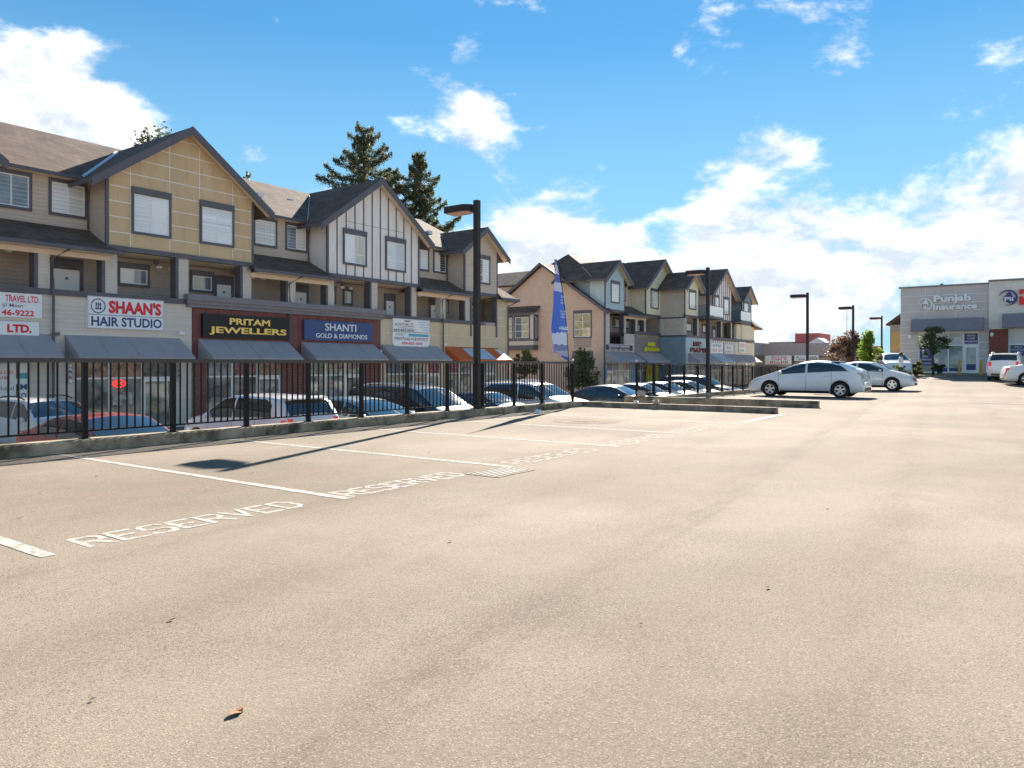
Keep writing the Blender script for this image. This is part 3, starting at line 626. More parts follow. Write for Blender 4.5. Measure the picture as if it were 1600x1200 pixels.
def column(par, u0, u1, F, z0=4.07, z1=5.8, trim=1, m_=None):
    m = MB(); m.box(u0, u1, F + .06, F + .45, z0, z1); c = obj('column', m, m_ or SID_CREAM, par)
    obj('siding', siding(rect(u0 + .0, u1, z0, z1), F + .05, h=.13), m_ or SID_CREAM, c, kind='stuff')
    m = MB(); w = .13
    for s in (trim,) if trim else ():
        x = u1 if s > 0 else u0 - w; m.box(x, x + w, F + .03, F + .46, z0, z1)
    if trim: obj('corner_trim', m, TRIM, c)
def second_floor(par, u0, u1, F, cols, doors=(), wins=(), z0=4.0, lights=(), wallm=None, colm=None):
    Rv = F + 1.5; wm = wallm or SID_BROWN
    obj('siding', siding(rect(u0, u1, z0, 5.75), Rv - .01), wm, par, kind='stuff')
    m = MB(); m.box(u0, u1, F + .02, Rv + .02, z0 - .25, z0 - .02); obj('balcony_floor', m, CONC, par)
    for c in cols: column(par, c[0], c[1], F, trim=c[2], m_=colm)
    for (a, b) in doors:
        m = MB(); m.box(a - .14, b + .14, Rv - .09, Rv - .035, 5.02, 5.45); m.box(a - .14, a, Rv - .09, Rv - .035, 3.98, 5.02); m.box(b, b + .14, Rv - .09, Rv - .035, 3.98, 5.02)
        d = obj('door', m, TRIM, par); m = MB(); m.box(a, b, Rv - .07, Rv - .036, 3.98, 5.02); obj('leaf', m, DOORW, d)
        for i in range(2):
            for zz in (4.15, 4.45, 4.75):
                m = MB(); x = a + .12 + i * (b - a) * .46; m.box(x, x + (b - a) * .32, Rv - .075, Rv - .0701, zz, zz + .18); obj('door_panel', m, WHITE, d)
        m = MB(); m.box((a + b) / 2 - .05, (a + b) / 2 + .05, Rv - .08, Rv - .0702, 4.62, 4.72); obj('number_plate', m, TRIM, d)
    for (a, b, m_) in wins: window(par, a, b, 4.68, 5.32, Rv - .035, m_, head=.24)
    for u in lights:
        m = MB(); m.lathe([(.05, 5.72), (.11, 5.68), (.11, 5.58), (.03, 5.54)], (u, F + .9, 0), k=10); obj('ceiling_light', m, TRIM, par)
        for s in (.35, .95):
            m = MB(); m.box(u + s - .12, u + s + .12, Rv - .22, Rv - .04, 5.45, 5.56); obj('soffit_vent', m, WHITE, par)
def awning(par, u0, u1, F, m_=None, zt=2.38, zb=1.47, out=1.2, panel=None):
    m = MB(); e = .02
    m.slab([(u0, F - .01, zt), (u0, F - .01, zb - .02), (u0, F - out, zb - .02), (u0, F - out, zb + .1)], (u1 - u0, 0, 0)); w = obj('awning', m, m_ or AWN, par)
    k = int((u1 - u0) / 1.3)
    for i in range(1, k + 1):
        x = u0 + (u1 - u0) * i / (k + 1); q = MB(); q.slab([(x - .012, F - .014, zt + .004), (x + .012, F - .014, zt + .004), (x + .012, F - out - .002, zb + .104), (x - .012, F - out - .002, zb + .104)], (0, -.006, .008)); obj('seam', q, m_ or AWN, w)
    q = MB(); q.box(u0, u1, F - out - .012, F - out - .001, zb - .02, zb + .10); obj('valance', q, m_ or AWN, w)
    if panel:
        d = Vector((0, -(out - .01), zb + .1 - zt)); n = Vector((0, -(zt - zb - .1), -(out - .01))).normalized(); n = Vector((0, n.y, abs(n.z)))
        for (a, b, mt) in panel:
            m = MB(); p0 = Vector((0, F - .01, zt)) + d * .12; p1 = Vector((0, F - .01, zt)) + d * .98
            m.poly([Vector((a, p1.y, p1.z)) + n * .012, Vector((b, p1.y, p1.z)) + n * .012, Vector((b, p0.y, p0.z)) + n * .012, Vector((a, p0.y, p0.z)) + n * .012]); obj('awning_print_and_sun', m, mt, w)
    return w
POSTERS = [mat('poster_%d' % i, c, .5, .7, 4.0, coat=.6) for i, c in enumerate([(.35, .20, .14), (.16, .20, .26), (.42, .36, .30), (.30, .12, .14), (.14, .13, .12), (.30, .30, .34), (.45, .42, .36)])]
def storefront(par, u0, u1, F, zb, zt=1.45, doors=(), posters=True, n=None, seed=0, base=.35):
    rs = random.Random(seed); m = MB(); k = .045; at = F + .10
    n = n or max(2, round((u1 - u0) / 1.25)); xs = [u0 + (u1 - u0) * i / n for i in range(n + 1)]
    f = MB(); zr = .72
    f.box(u0, u1, at - .05, at + .05, zt - .07, zt); f.box(u0, u1, at - .045, at + .05, zr - .035, zr + .035); f.box(u0, u1, at - .05, at + .05, zb, zb + .1)
    for x in xs: f.box(max(u0, x - k), min(u1, x + k), at - .06, at + .06, zb + .1, zt - .07)
    w = obj('shopfront', f, ALU, par)
    for i in range(n):
        a, b = xs[i] + k, xs[i + 1] - k; door = any(a < (d[0] + d[1]) / 2 < b for d in doors)
        q = MB(); q.poly([(a, at, zr + .035), (b, at, zr + .035), (b, at, zt - .07), (a, at, zt - .07)]); obj('transom_pane', q, rs.choice(POSTERS) if posters and rs.random() < .75 else SHOPG, w)
        q = MB(); q.poly([(a, at, zb + .1), (b, at, zb + .1), (b, at, zr - .035), (a, at, zr - .035)]); obj('pane', q, SHOPG, w)
        if door:
            q = MB(); q.box(a, a + .09, at - .055, at - .01, zb + .1, zr - .04); q.box(b - .09, b, at - .055, at - .01, zb + .1, zr - .04); q.box(a + .09, b - .09, at - .055, at - .01, zr - .16, zr - .04); q.box(a + .09, b - .09, at - .055, at - .01, zb + .1, zb + .35)
            q.box(b - .2, b - .17, at - .1, at - .07, -.5, .0); obj('door_frame', q, ALU, w)
        elif posters and rs.random() < .6:
            q = MB(); zz = rs.uniform(-.6, .0); q.poly([(a + .1, at - .012, zz), (a + .1 + (b - a) * rs.uniform(.4, .7), at - .012, zz), (a + .1 + (b - a) * rs.uniform(.4, .7), at - .012, zz + .5), (a + .1, at - .012, zz + .5)]); obj('poster', q, rs.choice(POSTERS), w)
    return w
def bricks(par, u0, u1, F, z0, z1):
    m = MB(); m.box(u0, u1, F - .04, F + .3, z0, z1); p = obj('brick_pier', m, mat('mortar', (.36, .31, .28), .9, .1), par)
    m = MB(); h = .075; w = .215; z = z0; r = 0
    while z + h < z1 + .01:
        x = u0 - (w / 2 if r % 2 else 0)
        while x < u1 - .02:
            a, b = max(u0 + .002, x + .006), min(u1 - .002, x + w - .006)
            if b - a > .03: o = random.uniform(0, .006); m.box(a, b, F - .056 - o, F - .041, z + .006, z + h - .006)
            x += w
        z += h; r += 1
    obj('brick_facing', m, mat('brick_red', (.26, .085, .07), .8, .45, 14), p, kind='stuff')
def blocks(par, spans, F, z0, z1, m_, d=.35, name='wall'):
    for (a, b) in spans: m = MB(); m.box(a, b, F + .03, F + d, z0, z1); obj(name, m, m_, par)
def sid(par, cp, F, m_, axis='v', h=.155): return obj('siding', siding(cp, F, axis, h), m_, par, kind='stuff')

# ---- first row
GLASSR = mat('window_sky_glass', (.20, .25, .30), .06, .4, 1.5, coat=1.0)
CURT = mat('window_curtain', (.62, .58, .50), .6, .25, 14, coat=.8, stretch=(1, 1, .05))
F = 30.0; GB = -1.62
T1 = thing('townhouse_row', 'nearer row of grey and ochre townhouses above jewellers and a hair studio', 'building', (22, 35, GB))
main_roof(T1, -4, 40.9, F, 0, 2.4)
bay(T1, 6.75, 3.31, F, 'lap', wins=[(4.4, 5.9, BLIND), (7.4, 8.9, BLIND)])
bay(T1, 17.83, 3.31, F, 'panel', wins=[(15.56, 17.05, [mat('blind_slats', (.74, .76, .77), .5, .25, 30, coat=.9, stretch=(.02, 1, 1)), BLIND]), (18.55, 20.05, mat('zebra_shade', (.80, .82, .83), .5, .22, 9, coat=.9, stretch=(.01, 1, 1)))])
bay(T1, 29.05, 3.43, F, 'batten', wins=[(26.72, 28.2, [BLIND, CURT]), (29.82, 31.25, [MATS['blind_slats'], BLINDS])])
bay(T1, 38.5, 1.72, F, 'lap', wins=[(37.9, 39.3, [GLASSD, BLIND])], depth=4.0)
for uc, hf in ((6.75, 3.31), (17.83, 3.31), (29.05, 3.43), (38.5, 1.72)): flashing(T1, uc, hf, F, only=(-1, 1) if uc < 20 else (-1,))
recess(T1, 10.06, 14.52, F, SID_TAUPE, [(11.1, 12.32, [GLASSR, GLASSR]), (13.1, 14.34, [BLIND, MATS['blind_slats']])], spouts=[(14.45, 0, 0)])
recess(T1, 21.14, 25.62, F, SID_TAUPE, [(22.63, 23.9, MATS['zebra_shade']), (24.72, 25.5, [BLIND, BLIND])] if False else [(22.3, 23.5, MATS['zebra_shade']), (24.2, 25.4, [GLASSR, BLIND])], spouts=[(21.3, 0, 0), (25.55, 0, 0)])
recess(T1, 32.48, 36.78, F, SID_TAUPE, [(33.7, 34.9, [BLINDS, BLIND]), (35.5, 36.6, [BLIND, GLASSD])], spouts=[(36.72, 0, 0)])
cols = [(6.3, 6.8, 1), (9.3, 9.8, 1), (12.05, 12.45, -1), (14.45, 14.92, -1), (17.5, 17.95, -1), (20.63, 21.08, -1), (23.15, 23.6, -1), (25.64, 26.05, -1), (28.7, 29.15, -1), (31.88, 32.3, -1), (34.45, 34.9, 1), (36.85, 37.3, -1)]
second_floor(T1, 0, 37.4, F, cols, doors=[(13.15, 14.12), (20.2, 20.95), (24.7, 25.4), (31.2, 31.85), (35.1, 35.9)], wins=[(15.72, 16.9, [BLIND, GLASSR]), (18.97, 20.0 - .05, [CURT, GLASSR]), (26.6, 27.3, [GLASSD, BLIND]), (28.0, 28.5, CURT), (29.6, 30.2, BLIND), (36.2, 36.75, GLASSD)], lights=(10.6, 17.0, 21.7, 27.4, 33.0))
for la, lb in ((0, 17.7), (29.5, 37.4)): m = MB(); m.box(la, lb, F - .09, F + .35, 3.85, 4.07); obj('ledge', m, TRIM, T1)
# wicker chair and planter on the first balcony
# red shop block cornice
for i, (zz0, zz1, o) in enumerate([(4.03, 4.28, .34), (3.89, 4.03, .26), (3.74, 3.89, .18)]):
    m = MB(); m.box(17.72 + .05 * i, 29.5 - .05 * i, F - o, F + .3, zz0, zz1); obj('cornice', m, mat('cornice_grey', (.23, .21, .225), .6, .08), T1)
# shop level walls
SH = [(8.0, 11.8), (13.3, 17.25), (18.75, 22.75), (24.2, 28.1), (29.75, 34.4), (35.0, 40.1)]
blocks(T1, [(-4, 8.0), (11.8, 13.3), (17.25, 18.1)], F, GB, 1.45, SID_GREY); blocks(T1, [(-4, 18.1)], F, 1.45, 3.86, SID_GREY)
blocks(T1, [(18.1, 18.75), (22.75, 24.2), (28.1, 29.4)], F, GB, 1.45, PANEL_RED); blocks(T1, [(18.1, 29.4)], F, 1.45, 3.8, TRIM)
blocks(T1, [(29.4, 29.75), (34.4, 35.0), (40.1, 41.5)], F, GB, 1.45, PANEL_BEIGE); blocks(T1, [(29.4, 41.5)], F, 1.45, 3.86, REVEAL)
sid(T1, rect(-4, 18.05, 1.45, 3.85), F + .025, SID_GREY)
for a, b in ((11.8, 13.3), (17.25, 18.05)): sid(T1, rect(a, b, GB, 1.45), F + .025, SID_GREY)
for a, b in ((18.12, 18.75), (22.75, 24.2), (28.1, 29.0)): bricks(T1, a, b, F, GB, 1.5)
for i in range(18):
    a = 18.12 + i * .624; m = MB(); m.box(a + .012, a + .612, F + .005, F + .029, 1.5, 3.74); obj('panel', m, PANEL_RED, T1)
us = [29.42, 30.0, 31.9, 33.75, 35.15, 37.0, 38.9, 40.25, 41.48]
for a, b in zip(us[:-1], us[1:]):
    for z0, z1 in ((1.46, 3.05), (3.07, 3.84)): m = MB(); m.box(a + .024, b - .024, F + .006, F + .029, z0, z1); obj('panel', m, PANEL_BEIGE, T1)
for a, b, z0, z1 in ((29.4, 29.75, GB, 1.44), (34.4, 35.0, GB, 1.44), (40.1, 41.48, GB, .2), (40.1, 41.48, .22, 1.44)): m = MB(); m.box(a + .01, b - .01, F + .006, F + .029, z0, z1); obj('panel', m, PANEL_BEIGE, T1)
# right-hand end: panelled pier beside the open balcony, end wall
m = MB(); m.box(40.2, 41.48, F + .03, F + .4, 3.86, 5.8); obj('wall', m, REVEAL, T1)
for z0, z1 in ((3.87, 4.42), (4.45, 5.03), (5.06, 5.62)): m = MB(); m.box(40.22, 41.46, F + .006, F + .029, z0, z1); obj('panel', m, PANEL_BEIGE, T1)
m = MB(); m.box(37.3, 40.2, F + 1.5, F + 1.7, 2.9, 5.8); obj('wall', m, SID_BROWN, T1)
for u in (37.38, 40.12): m = MB(); m.box(u - .08, u + .08, F - .02, F + .3, 3.1, 5.8); obj('post', m, TRIM, T1)
window(T1, 38.6, 39.7, 3.9, 5.2, F + 1.45, [GLASSW, GLASSW], style='grid')
m = MB(); m.box(37.46, 40.04, F + .02, F + .06, 3.1, 4.05); obj('balcony_glass', m, mat('balcony_tint', (.10, .09, .10), .1, .5, 2, coat=1), T1)
m = MB(); m.box(37.46, 40.04, F + .0, F + .08, 4.05, 4.1); obj('balcony_rail', m, TRIM, T1)
m = MB(); m.slab([(41.5, F + .03, GB), (41.5, 40.2, GB), (41.5, 40.2, 5.75), (41.5, F + .03, 5.75)], (-.3, 0, 0)); obj('end_wall', m, SID_TAUPE, T1)
m = MB(); m.box(40.22, 40.5, F + 1.0, 39.5, 5.75, 8.7); obj('end_wall', m, SID_TAUPE, T1)
roof_slab(T1, [(40.15, F - .45, 5.75), (42.15, F - .45, 5.72), (42.15, 40.8, 5.72), (40.2, 39.8, 7.0), (40.2, F + .9, 7.0)][0:5], name='skirt_roof')
plank(T1, (42.17, F - .45, 5.75), (42.17, 40.8, 5.75), .16, .04, dirv=(1, 0, 0), name='gutter'); plank(T1, (40.15, F - .5, 5.78), (42.2, F - .5, 5.78), .2, .04)
m = MB(); m.tube([(42.0, F - .4, 5.6), (41.4, F - .06, 5.25), (41.4, F - .06, GB)], .05, 6); obj('downspout', m, TRIM, T1)
m = MB(); m.box(-4, 0, F + .3, 40, GB, 8.7); m.box(0, 41.1, F + 1.8, 39.8, GB, 8.6); obj('core_walls', m, SID_BROWN, T1)
for (u, x) in ((12.55, 0), (23.2, 0), (34.55, 0)):
    m = MB(); m.tube([(u + .35, F - .56, 5.58), (u - .05, F - .06, 5.2), (u - .05, F - .14, 4.1), (u - .05, F - .14, 1.5 if u > 20 else GB)], .05, 6); obj('downspout', m, TRIM, T1)
aw = [(7.8, 12.4), (12.95, 17.52), (18.37, 23.1), (23.9, 28.8), (29.4, 34.1)]
for a, b in aw: awning(T1, a, b, F)
ORANGE = mat('awning_orange', (.66, .13, .025), .7, .08)
awning(T1, 34.85, 40.25, F, ORANGE, panel=[(36.3, 38.6, mat('awning_pale', (.50, .60, .70), .7, .05)), (39.7, 40.24, mat('awning_sunlit', (.78, .74, .70), .7))])  # centre panel is print; white right end is sunlight painted on
for i, (a, b) in enumerate(SH): storefront(T1, a, b, F, GB, seed=i + 3, doors=[(b - .9, b - .1)])
for (u, z) in [(12.6, 2.4), (17.55, 2.6), (29.2, 2.0), (34.7, 2.5)]:
    m = MB(); m.box(u - .11, u + .11, F - .18, F + .0, z - .06, z + .06); obj('wall_light', m, TRIM if u < 13 else WHITE, T1)
# roof vents
for (u, v, z) in [(11.2, 32.4, 9.45), (23.9, 33.4, 10.1), (26.2, 33.9, 10.25), (36.9, 33.2, 10.0)]:
    m = MB(); m.box(u - .17, u + .17, v - .17, v + .17, z - .15, z + .14); obj('roof_vent', m, FLASH, T1)
m = MB(); m.tube([(11.2, 33, 9.7), (11.2, 33, 10.5)], .05, 8); obj('vent_pipe', m, TRIM, T1)
# wall-mounted barber poles
BP = bpy.data.materials.new('barber_stripe'); BP.use_nodes = True; nt = BP.node_tree; wv = nt.nodes.new('ShaderNodeTexWave'); wv.bands_direction = 'DIAGONAL'; wv.inputs['Scale'].default_value = 3.0
tcn = nt.nodes.new('ShaderNodeTexCoord'); nt.links.new(tcn.outputs['Object'], wv.inputs['Vector']); rp = nt.nodes.new('ShaderNodeValToRGB'); rp.color_ramp.interpolation = 'CONSTANT'; e = rp.color_ramp.elements
e[0].color = (.8, .8, .8, 1); e[1].position = .4; e[1].color = (.6, .03, .05, 1); q = e.new(.6); q.color = (.8, .8, .8, 1); q = e.new(.8); q.color = (.05, .06, .3, 1)
nt.links.new(wv.outputs[0], rp.inputs[0]); nt.links.new(rp.outputs[0], nt.nodes['Principled BSDF'].inputs['Base Color'])
for u, lb in ((13.1, 'striped barber pole left of the hair studio window'), (17.45, 'striped barber pole right of the hair studio door')):
    t = thing('barber_pole', lb, 'barber pole', (u, F - .12, .6), 'barber poles'); m = MB(); m.lathe([(.02, .55), (.07, .57), (.07, .66), (.06, .67)], (u, F - .12, 0), k=12); m.lathe([(.06, 1.17), (.07, 1.18), (.07, 1.27), (.02, 1.3)], (u, F - .12, 0), k=12); m.box(u - .03, u + .03, F - .12, F, .58, .66); m.box(u - .03, u + .03, F - .12, F, 1.18, 1.26); obj('bracket', m, ALU, t, smooth=False)
    m = MB(); m.lathe([(.062, .67), (.062, 1.17)], (u, F - .12, 0), k=14); obj('striped_tube', m, BP, t, smooth=True)
# neon sign
t = thing('neon_sign', 'small red neon oval in the hair studio window', 'sign', (15.0, F + .06, .3)); NEON = mat('neon_red', (1, .05, .04), .4, emit=.3)
m = MB(); m.tube([(15.0 + .26 * math.cos(q), F + .05, .5 + .14 * math.sin(q)) for q in np.linspace(0, 2 * math.pi, 24)], .016, 6, cap=False); obj('tube', m, NEON, t); m = MB(); m.text('~opqr', 14.83, 15.17, .44, .56, F + .04, 'v', .01); obj('lettering', m, NEON, t)

# ---- signs on the first row
def sign(label, u0, u1, z0, z1, m_, lines, F=F, th=.1, border=None, axis='v', name='shop_sign', extra=None, depth=.0):
    t = thing(name, label, 'sign', ((u0 + u1) / 2, F, z0) if axis == 'v' else (F, (u0 + u1) / 2, z0))
    if m_ is not None:
        m = MB(); a, b = min(u0, u1), max(u0, u1); m.box(a, b, F - th, F + .02, z0, z1) if axis == 'v' else m.box(F - th, F + .02, a, b, z0, z1); bd = obj('board', m, m_, t)
        if border is not None:
            w = .035; m = MB()
            for q in ((a, b, z0, z0 + w), (a, b, z1 - w, z1), (a, a + w, z0 + w, z1 - w), (b - w, b, z0 + w, z1 - w)): m.box(q[0], q[1], F - th - .015, F - th - .001, q[2], q[3])
            obj('border', m, border, t)
    else: th = .02
    for (s, a, b, c, d, mt, bold) in lines:
        m = MB(); m.text(s, a, b, c, d, F - th - .004, axis, bold, depth); obj('lettering', m, mt, t)
    return t
sign('white board reading TRAVEL LTD. at the left edge', 8.3, 12.13, 2.95, 3.82, SIGNW, [('TRAVEL LTD.', 10.94, 12.04, 3.50, 3.74, RED, .02), ('jil Maan', 10.85, 11.5, 3.27, 3.44, DGREY, .01), ('46-9222', 10.83, 11.87, 3.0, 3.22, RED, .03)])
sign('lower white board with a bold red LTD.', 8.3, 12.03, 2.30, 2.80, SIGNW, [('LTD.', 11.0, 11.79, 2.40, 2.70, RED, .05)])
s = sign('white hair studio board with red heading and a round emblem', 13.72, 16.77, 2.66, 3.92, SIGNW, [("SHAAN'S", 14.52, 16.66, 3.28, 3.80, RED, .05), ('HAIR STUDIO', 13.86, 16.68, 2.76, 3.14, NAVY, .03)], border=mat('sign_border', (.62, .6, .62), .5))
m = MB(); m.tube([(14.12 + .26 * math.cos(q), F - .11, 3.54 + .27 * math.sin(q)) for q in np.linspace(0, 2 * math.pi, 26)], .018, 5, cap=False)
for dx in (-.08, 0, .08): m.box(14.11 + dx, 14.135 + dx, F - .118, F - .102, 3.40, 3.68)
m.box(14.0, 14.25, F - .118, F - .102, 3.42, 3.45); m.box(14.02, 14.23, F - .118, F - .102, 3.60, 3.63); obj('emblem', m, NAVY, s)
m = MB(); m.box(13.76, 16.73, F - .108, F - .1005, 3.195, 3.215); obj('divider', m, NAVY, s)
sign('glossy black jewellers board with raised gold letters', 18.52, 23.08, 2.46, 3.5, SBLK, [('PRITAM', 19.8, 21.95, 3.07, 3.36, GOLD, .03), ('JEWELLERS', 18.8, 22.9, 2.58, 2.95, GOLD, .03)], depth=.05, th=.14)
sign('blue jewellers board with white letters right of the black one', 24.0, 28.6, 2.5, 3.5, SBLUE, [('SHANTI', 25.3, 27.4, 3.0, 3.38, LETW, .01), ('GOLD & DIAMONDS', 24.7, 28.2, 2.62, 2.86, LETW, .01)], depth=.03, th=.14)
sign('square white board with a phone number above the rounded board', 30.2, 33.3, 3.14, 3.9, SIGNW, [('ABBY', 31.1, 31.7, 3.72, 3.83, SBLK, .02), ('AWORLD', 30.35, 31.9, 3.45, 3.66, mat('sign_wine', (.25, .06, .08), .5), .0), ('"Your Window Source"', 30.6, 31.9, 3.34, 3.42, SBLK, 0), ('604-855-0647', 30.3, 32.0, 3.18, 3.31, SBLK, .02), ('~abc defg hi', 32.3, 33.25, 3.72, 3.8, TEAL, 0), ('~bcdef ghij', 32.5, 33.25, 3.58, 3.66, TEAL, 0), ('~cde fghijk', 32.5, 33.25, 3.42, 3.5, TEAL, 0), ('~defghi', 32.7, 33.25, 3.26, 3.34, TEAL, 0)], border=mat('sign_border', (.62, .6, .62), .5))
s = thing('shop_sign', 'rounded white board reading PRINTING+GRAPHICS', 'sign', (31.75, F, 2.2))
m = MB(); q = [(30.2, F - .1, 3.12), (30.2, F - .1, 2.6)] + [(30.2 + .6 - .6 * math.cos(t_), F - .1, 2.6 - .38 * math.sin(t_)) for t_ in np.linspace(.2, math.pi / 2, 6)] + [(33.3 - .6 + .6 * math.sin(t_), F - .1, 2.6 - .38 * math.cos(t_)) for t_ in np.linspace(0, math.pi / 2 - .2, 6)] + [(33.3, F - .1, 2.6), (33.3, F - .1, 3.12)]
m.slab(list(reversed(q)), (0, .1, 0)) if False else m.slab(q, (0, .1, 0)); obj('board', m, SIGNW, s)
for (tx, a, b, c, d, mt, bo) in [('ABBY', 30.4, 31.3, 2.92, 3.06, TEAL, 0), ('PRINTING+GRAPHICS', 30.35, 33.15, 2.66, 2.84, mat('sign_wine', (.3, .08, .08), .5), .01), ('604-832-6656', 30.95, 32.7, 2.42, 2.58, RED, .02)]:
    m = MB(); m.text(tx, a, b, c, d, F - .105, 'v', bo); obj('lettering', m, mt, s)
m = MB(); m.box(31.5, 33.2, F - .11, F - .101, 2.9, 3.05); obj('stripe', m, TEAL, s)
s = thing('window_poster', 'tall white poster strip with blue letters M and O', 'poster', (11.55, F, -.6)); m = MB(); m.box(11.4, 11.72, F - .0, F + .03, -1.0, 1.3); obj('sheet', m, SIGNW, s); m = MB(); m.text('M', 11.45, 11.67, .35, .56, F - .004, 'v', .03); obj('lettering', m, SBLUE, s); m = MB(); m.text('O', 11.47, 11.65, .02, .24, F - .004, 'v', .03); obj('lettering', m, SBLUE, s); m = MB(); m.box(11.42, 11.70, F - .006, F - .001, .75, .95); obj('print', m, TEAL, s)
s = thing('window_poster', 'white shop poster with red heading at the far left', 'poster', (10.6, F, -.9)); m = MB(); m.box(9.2, 11.32, F + .01, F + .04, -.9, 1.3); obj('sheet', m, SIGNW, s); m = MB(); m.text('RMING LTD.', 10.4, 11.25, .92, 1.04, F + .006, 'v', .02); obj('lettering', m, RED, s); m = MB(); m.text('32-6168', 10.55, 11.1, .74, .85, F + .006, 'v', .02); obj('lettering', m, RED, s); m = MB(); m.text('il Thind', 10.5, 11.25, .34, .48, F + .006, 'v', .01); obj('small_print', m, DGREY, s); m = MB(); m.text('32-6284', 10.55, 11.1, .0, .1, F + .006, 'v', .01); obj('small_print', m, DGREY, s)
# ---- second row: end wall at u = 55.35, front at v = 30, then a block standing forward at v = 27.5
F = 30.0; G2 = -1.45; U0 = 55.35; F2 = 27.48
T2 = thing('townhouse_row', 'farther row of tan, blue and grey townhouses with an end gable', 'building', (70, 35, G2))
zr_ = 11.43
main_roof(T2, 56.3, 66.6, F, 2.2, 0); main_roof(T2, 66.4, 88.2, F2 + .9, 0, 2.4)
# end gable wall and its long roof
cp = [(30.0, G2), (42.4, G2), (42.4, 5.85), (36.2, 10.1), (30.0, 5.85)]
m = MB(); m.slab([(U0 + .03, p[0], p[1]) for p in reversed(cp)], (.3, 0, 0)); obj('end_wall', m, SID_TAN, T2)
m2 = siding(cp, U0 + .02, 'u'); m2.f = [tuple(reversed(q)) for q in m2.f]; obj('siding', m2, SID_TAN, T2, kind='stuff')
for (va, za, vb, zb) in [(36.2, 10.32, 29.45, 5.68), (36.2, 10.32, 43.0, 5.66)]:
    pts = [(U0 - .5, va, za), (U0 - .5, vb, zb), (59.2, vb, zb) if vb > 36 else (56.0, vb, zb), (59.2, va, za)]
    roof_slab(T2, pts if vb < 36 else list(reversed(pts)))
    mm = MB(); mm.slab([(U0 - .54, va, za + .02), (U0 - .54, vb, zb + .02), (U0 - .54, vb, zb - .24), (U0 - .54, va, za - .26)], (.04, 0, 0)); obj('rake_board', mm, TRIM, T2)
# roof wing behind
roof_slab(T2, [(55.5, 47, 8.6), (55.5, 39.0, 8.6), (58.6, 39.0, 10.2), (58.6, 47, 10.2)]); roof_slab(T2, [(58.6, 47, 10.2), (58.6, 39, 10.2), (62, 39, 8.6), (62, 47, 8.6)])
m = MB(); m.box(56.0, 61.6, 39.5, 46.5, G2, 8.5); obj('rear_wing', m, SID_TAUPE, T2)
m = MB(); m.box(U0 - .03, U0 + .07, 29.95, 30.1, G2, 5.8); obj('corner_board', m, TRIM, T2)
window(T2, 31.35, 32.95, 3.65, 5.65, U0 + .0, [GLASSW, GLASSW], axis='u', style='grid')
m = MB(); m.box(U0 - .03, U0 + .02, 31.3, 33.0, 2.75, 3.5); obj('apron_panel', m, SID_BROWN, T2)
m = MB(); m.box(U0 - .03, U0 + .02, 31.1, 33.2, 1.0, 2.45); obj('service_panel', m, mat('panel_mauve', (.22, .19, .19), .6, .1), T2)
# box bay on the end wall
m = MB(); m.box(U0 - .75, U0, 36.75, 39.95, 2.65, 5.95); obj('box_bay', m, SID_CREAM, T2)
m = MB(); m.box(U0 - .79, U0, 36.70, 40.0, 3.38, 3.52); m.box(U0 - .79, U0, 36.7, 40, 2.6, 3.0); obj('band', m, TRIM, T2)
window(T2, 37.2, 38.7, 3.65, 5.5, U0 - .75, [GLASSW, GLASSD], axis='u', style='grid', head=.2); window(T2, 39.0, 39.75, 3.65, 5.5, U0 - .75, [GLASSW, GLASSW], axis='u', style='grid', head=.2)
window(T2, U0 - .62, U0 - .16, 3.65, 5.5, 36.75, [GLASSD, GLASSD], head=.2)
m = MB(); m.slab([(U0 - 1.05, 36.5, 5.85), (U0 - 1.05, 40.2, 5.85), (U0, 40.2, 6.55), (U0, 36.5, 6.55)], (0, 0, -.12)); m.f = [tuple(reversed(q)) for q in m.f]; obj('bay_roof', m, SHING, T2)
plank(T2, (U0 - 1.07, 36.45, 5.87), (U0 - 1.07, 40.25, 5.87), .18, .03, dirv=(1, 0, 0))
# bays
bay(T2, 57.2, 1.72, F, SID_BLUE, wins=[(56.5, 57.9, [BLIND, BLIND])], depth=4)
m = MB(); m.box(U0 + .35, 55.49, F + .1, F + 4, 5.9, 8.9); obj('bay_cheek', m, SID_DKBLUE, T2)
recess(T2, 58.95, 63.35, F, SID_TAUPE, [(59.1, 60.15, [BLIND, BLINDS]), (60.9, 62.0, [GLASSD, BLINDS])])
bay(T2, 66.65, 3.31, F, SID_GREEN, wins=[(64.4, 65.9, [BLINDS, BLIND])])
bay(T2, 68.2, 1.66, F2, SID_GREEN, wins=[(67.5, 69.0, [BLIND, BLIND])], depth=5)
bay(T2, 76.6, 2.75, F2, 'batten', wins=[(74.3, 75.4, [BLINDS, BLIND]), (76.95, 78.35, BLIND)], oh=1.3)
bay(T2, 84.4, 1.62, F2, SID_DKBLUE, wins=[(83.4, 84.9, [BLIND, BLIND])], depth=4)
for (uc, hf, ff) in ((57.2, 1.72, F), (66.65, 3.31, F)): flashing(T2, uc, hf, ff)
recess(T2, 69.9, 73.9, F2, SID_CREAM, [(70.3, 71.3, [GLASSD, BLIND])], skirt=False); recess(T2, 79.4, 82.75, F2, SID_TAUPE, [(80, 81, [BLINDS, GLASSD])], skirt=False)
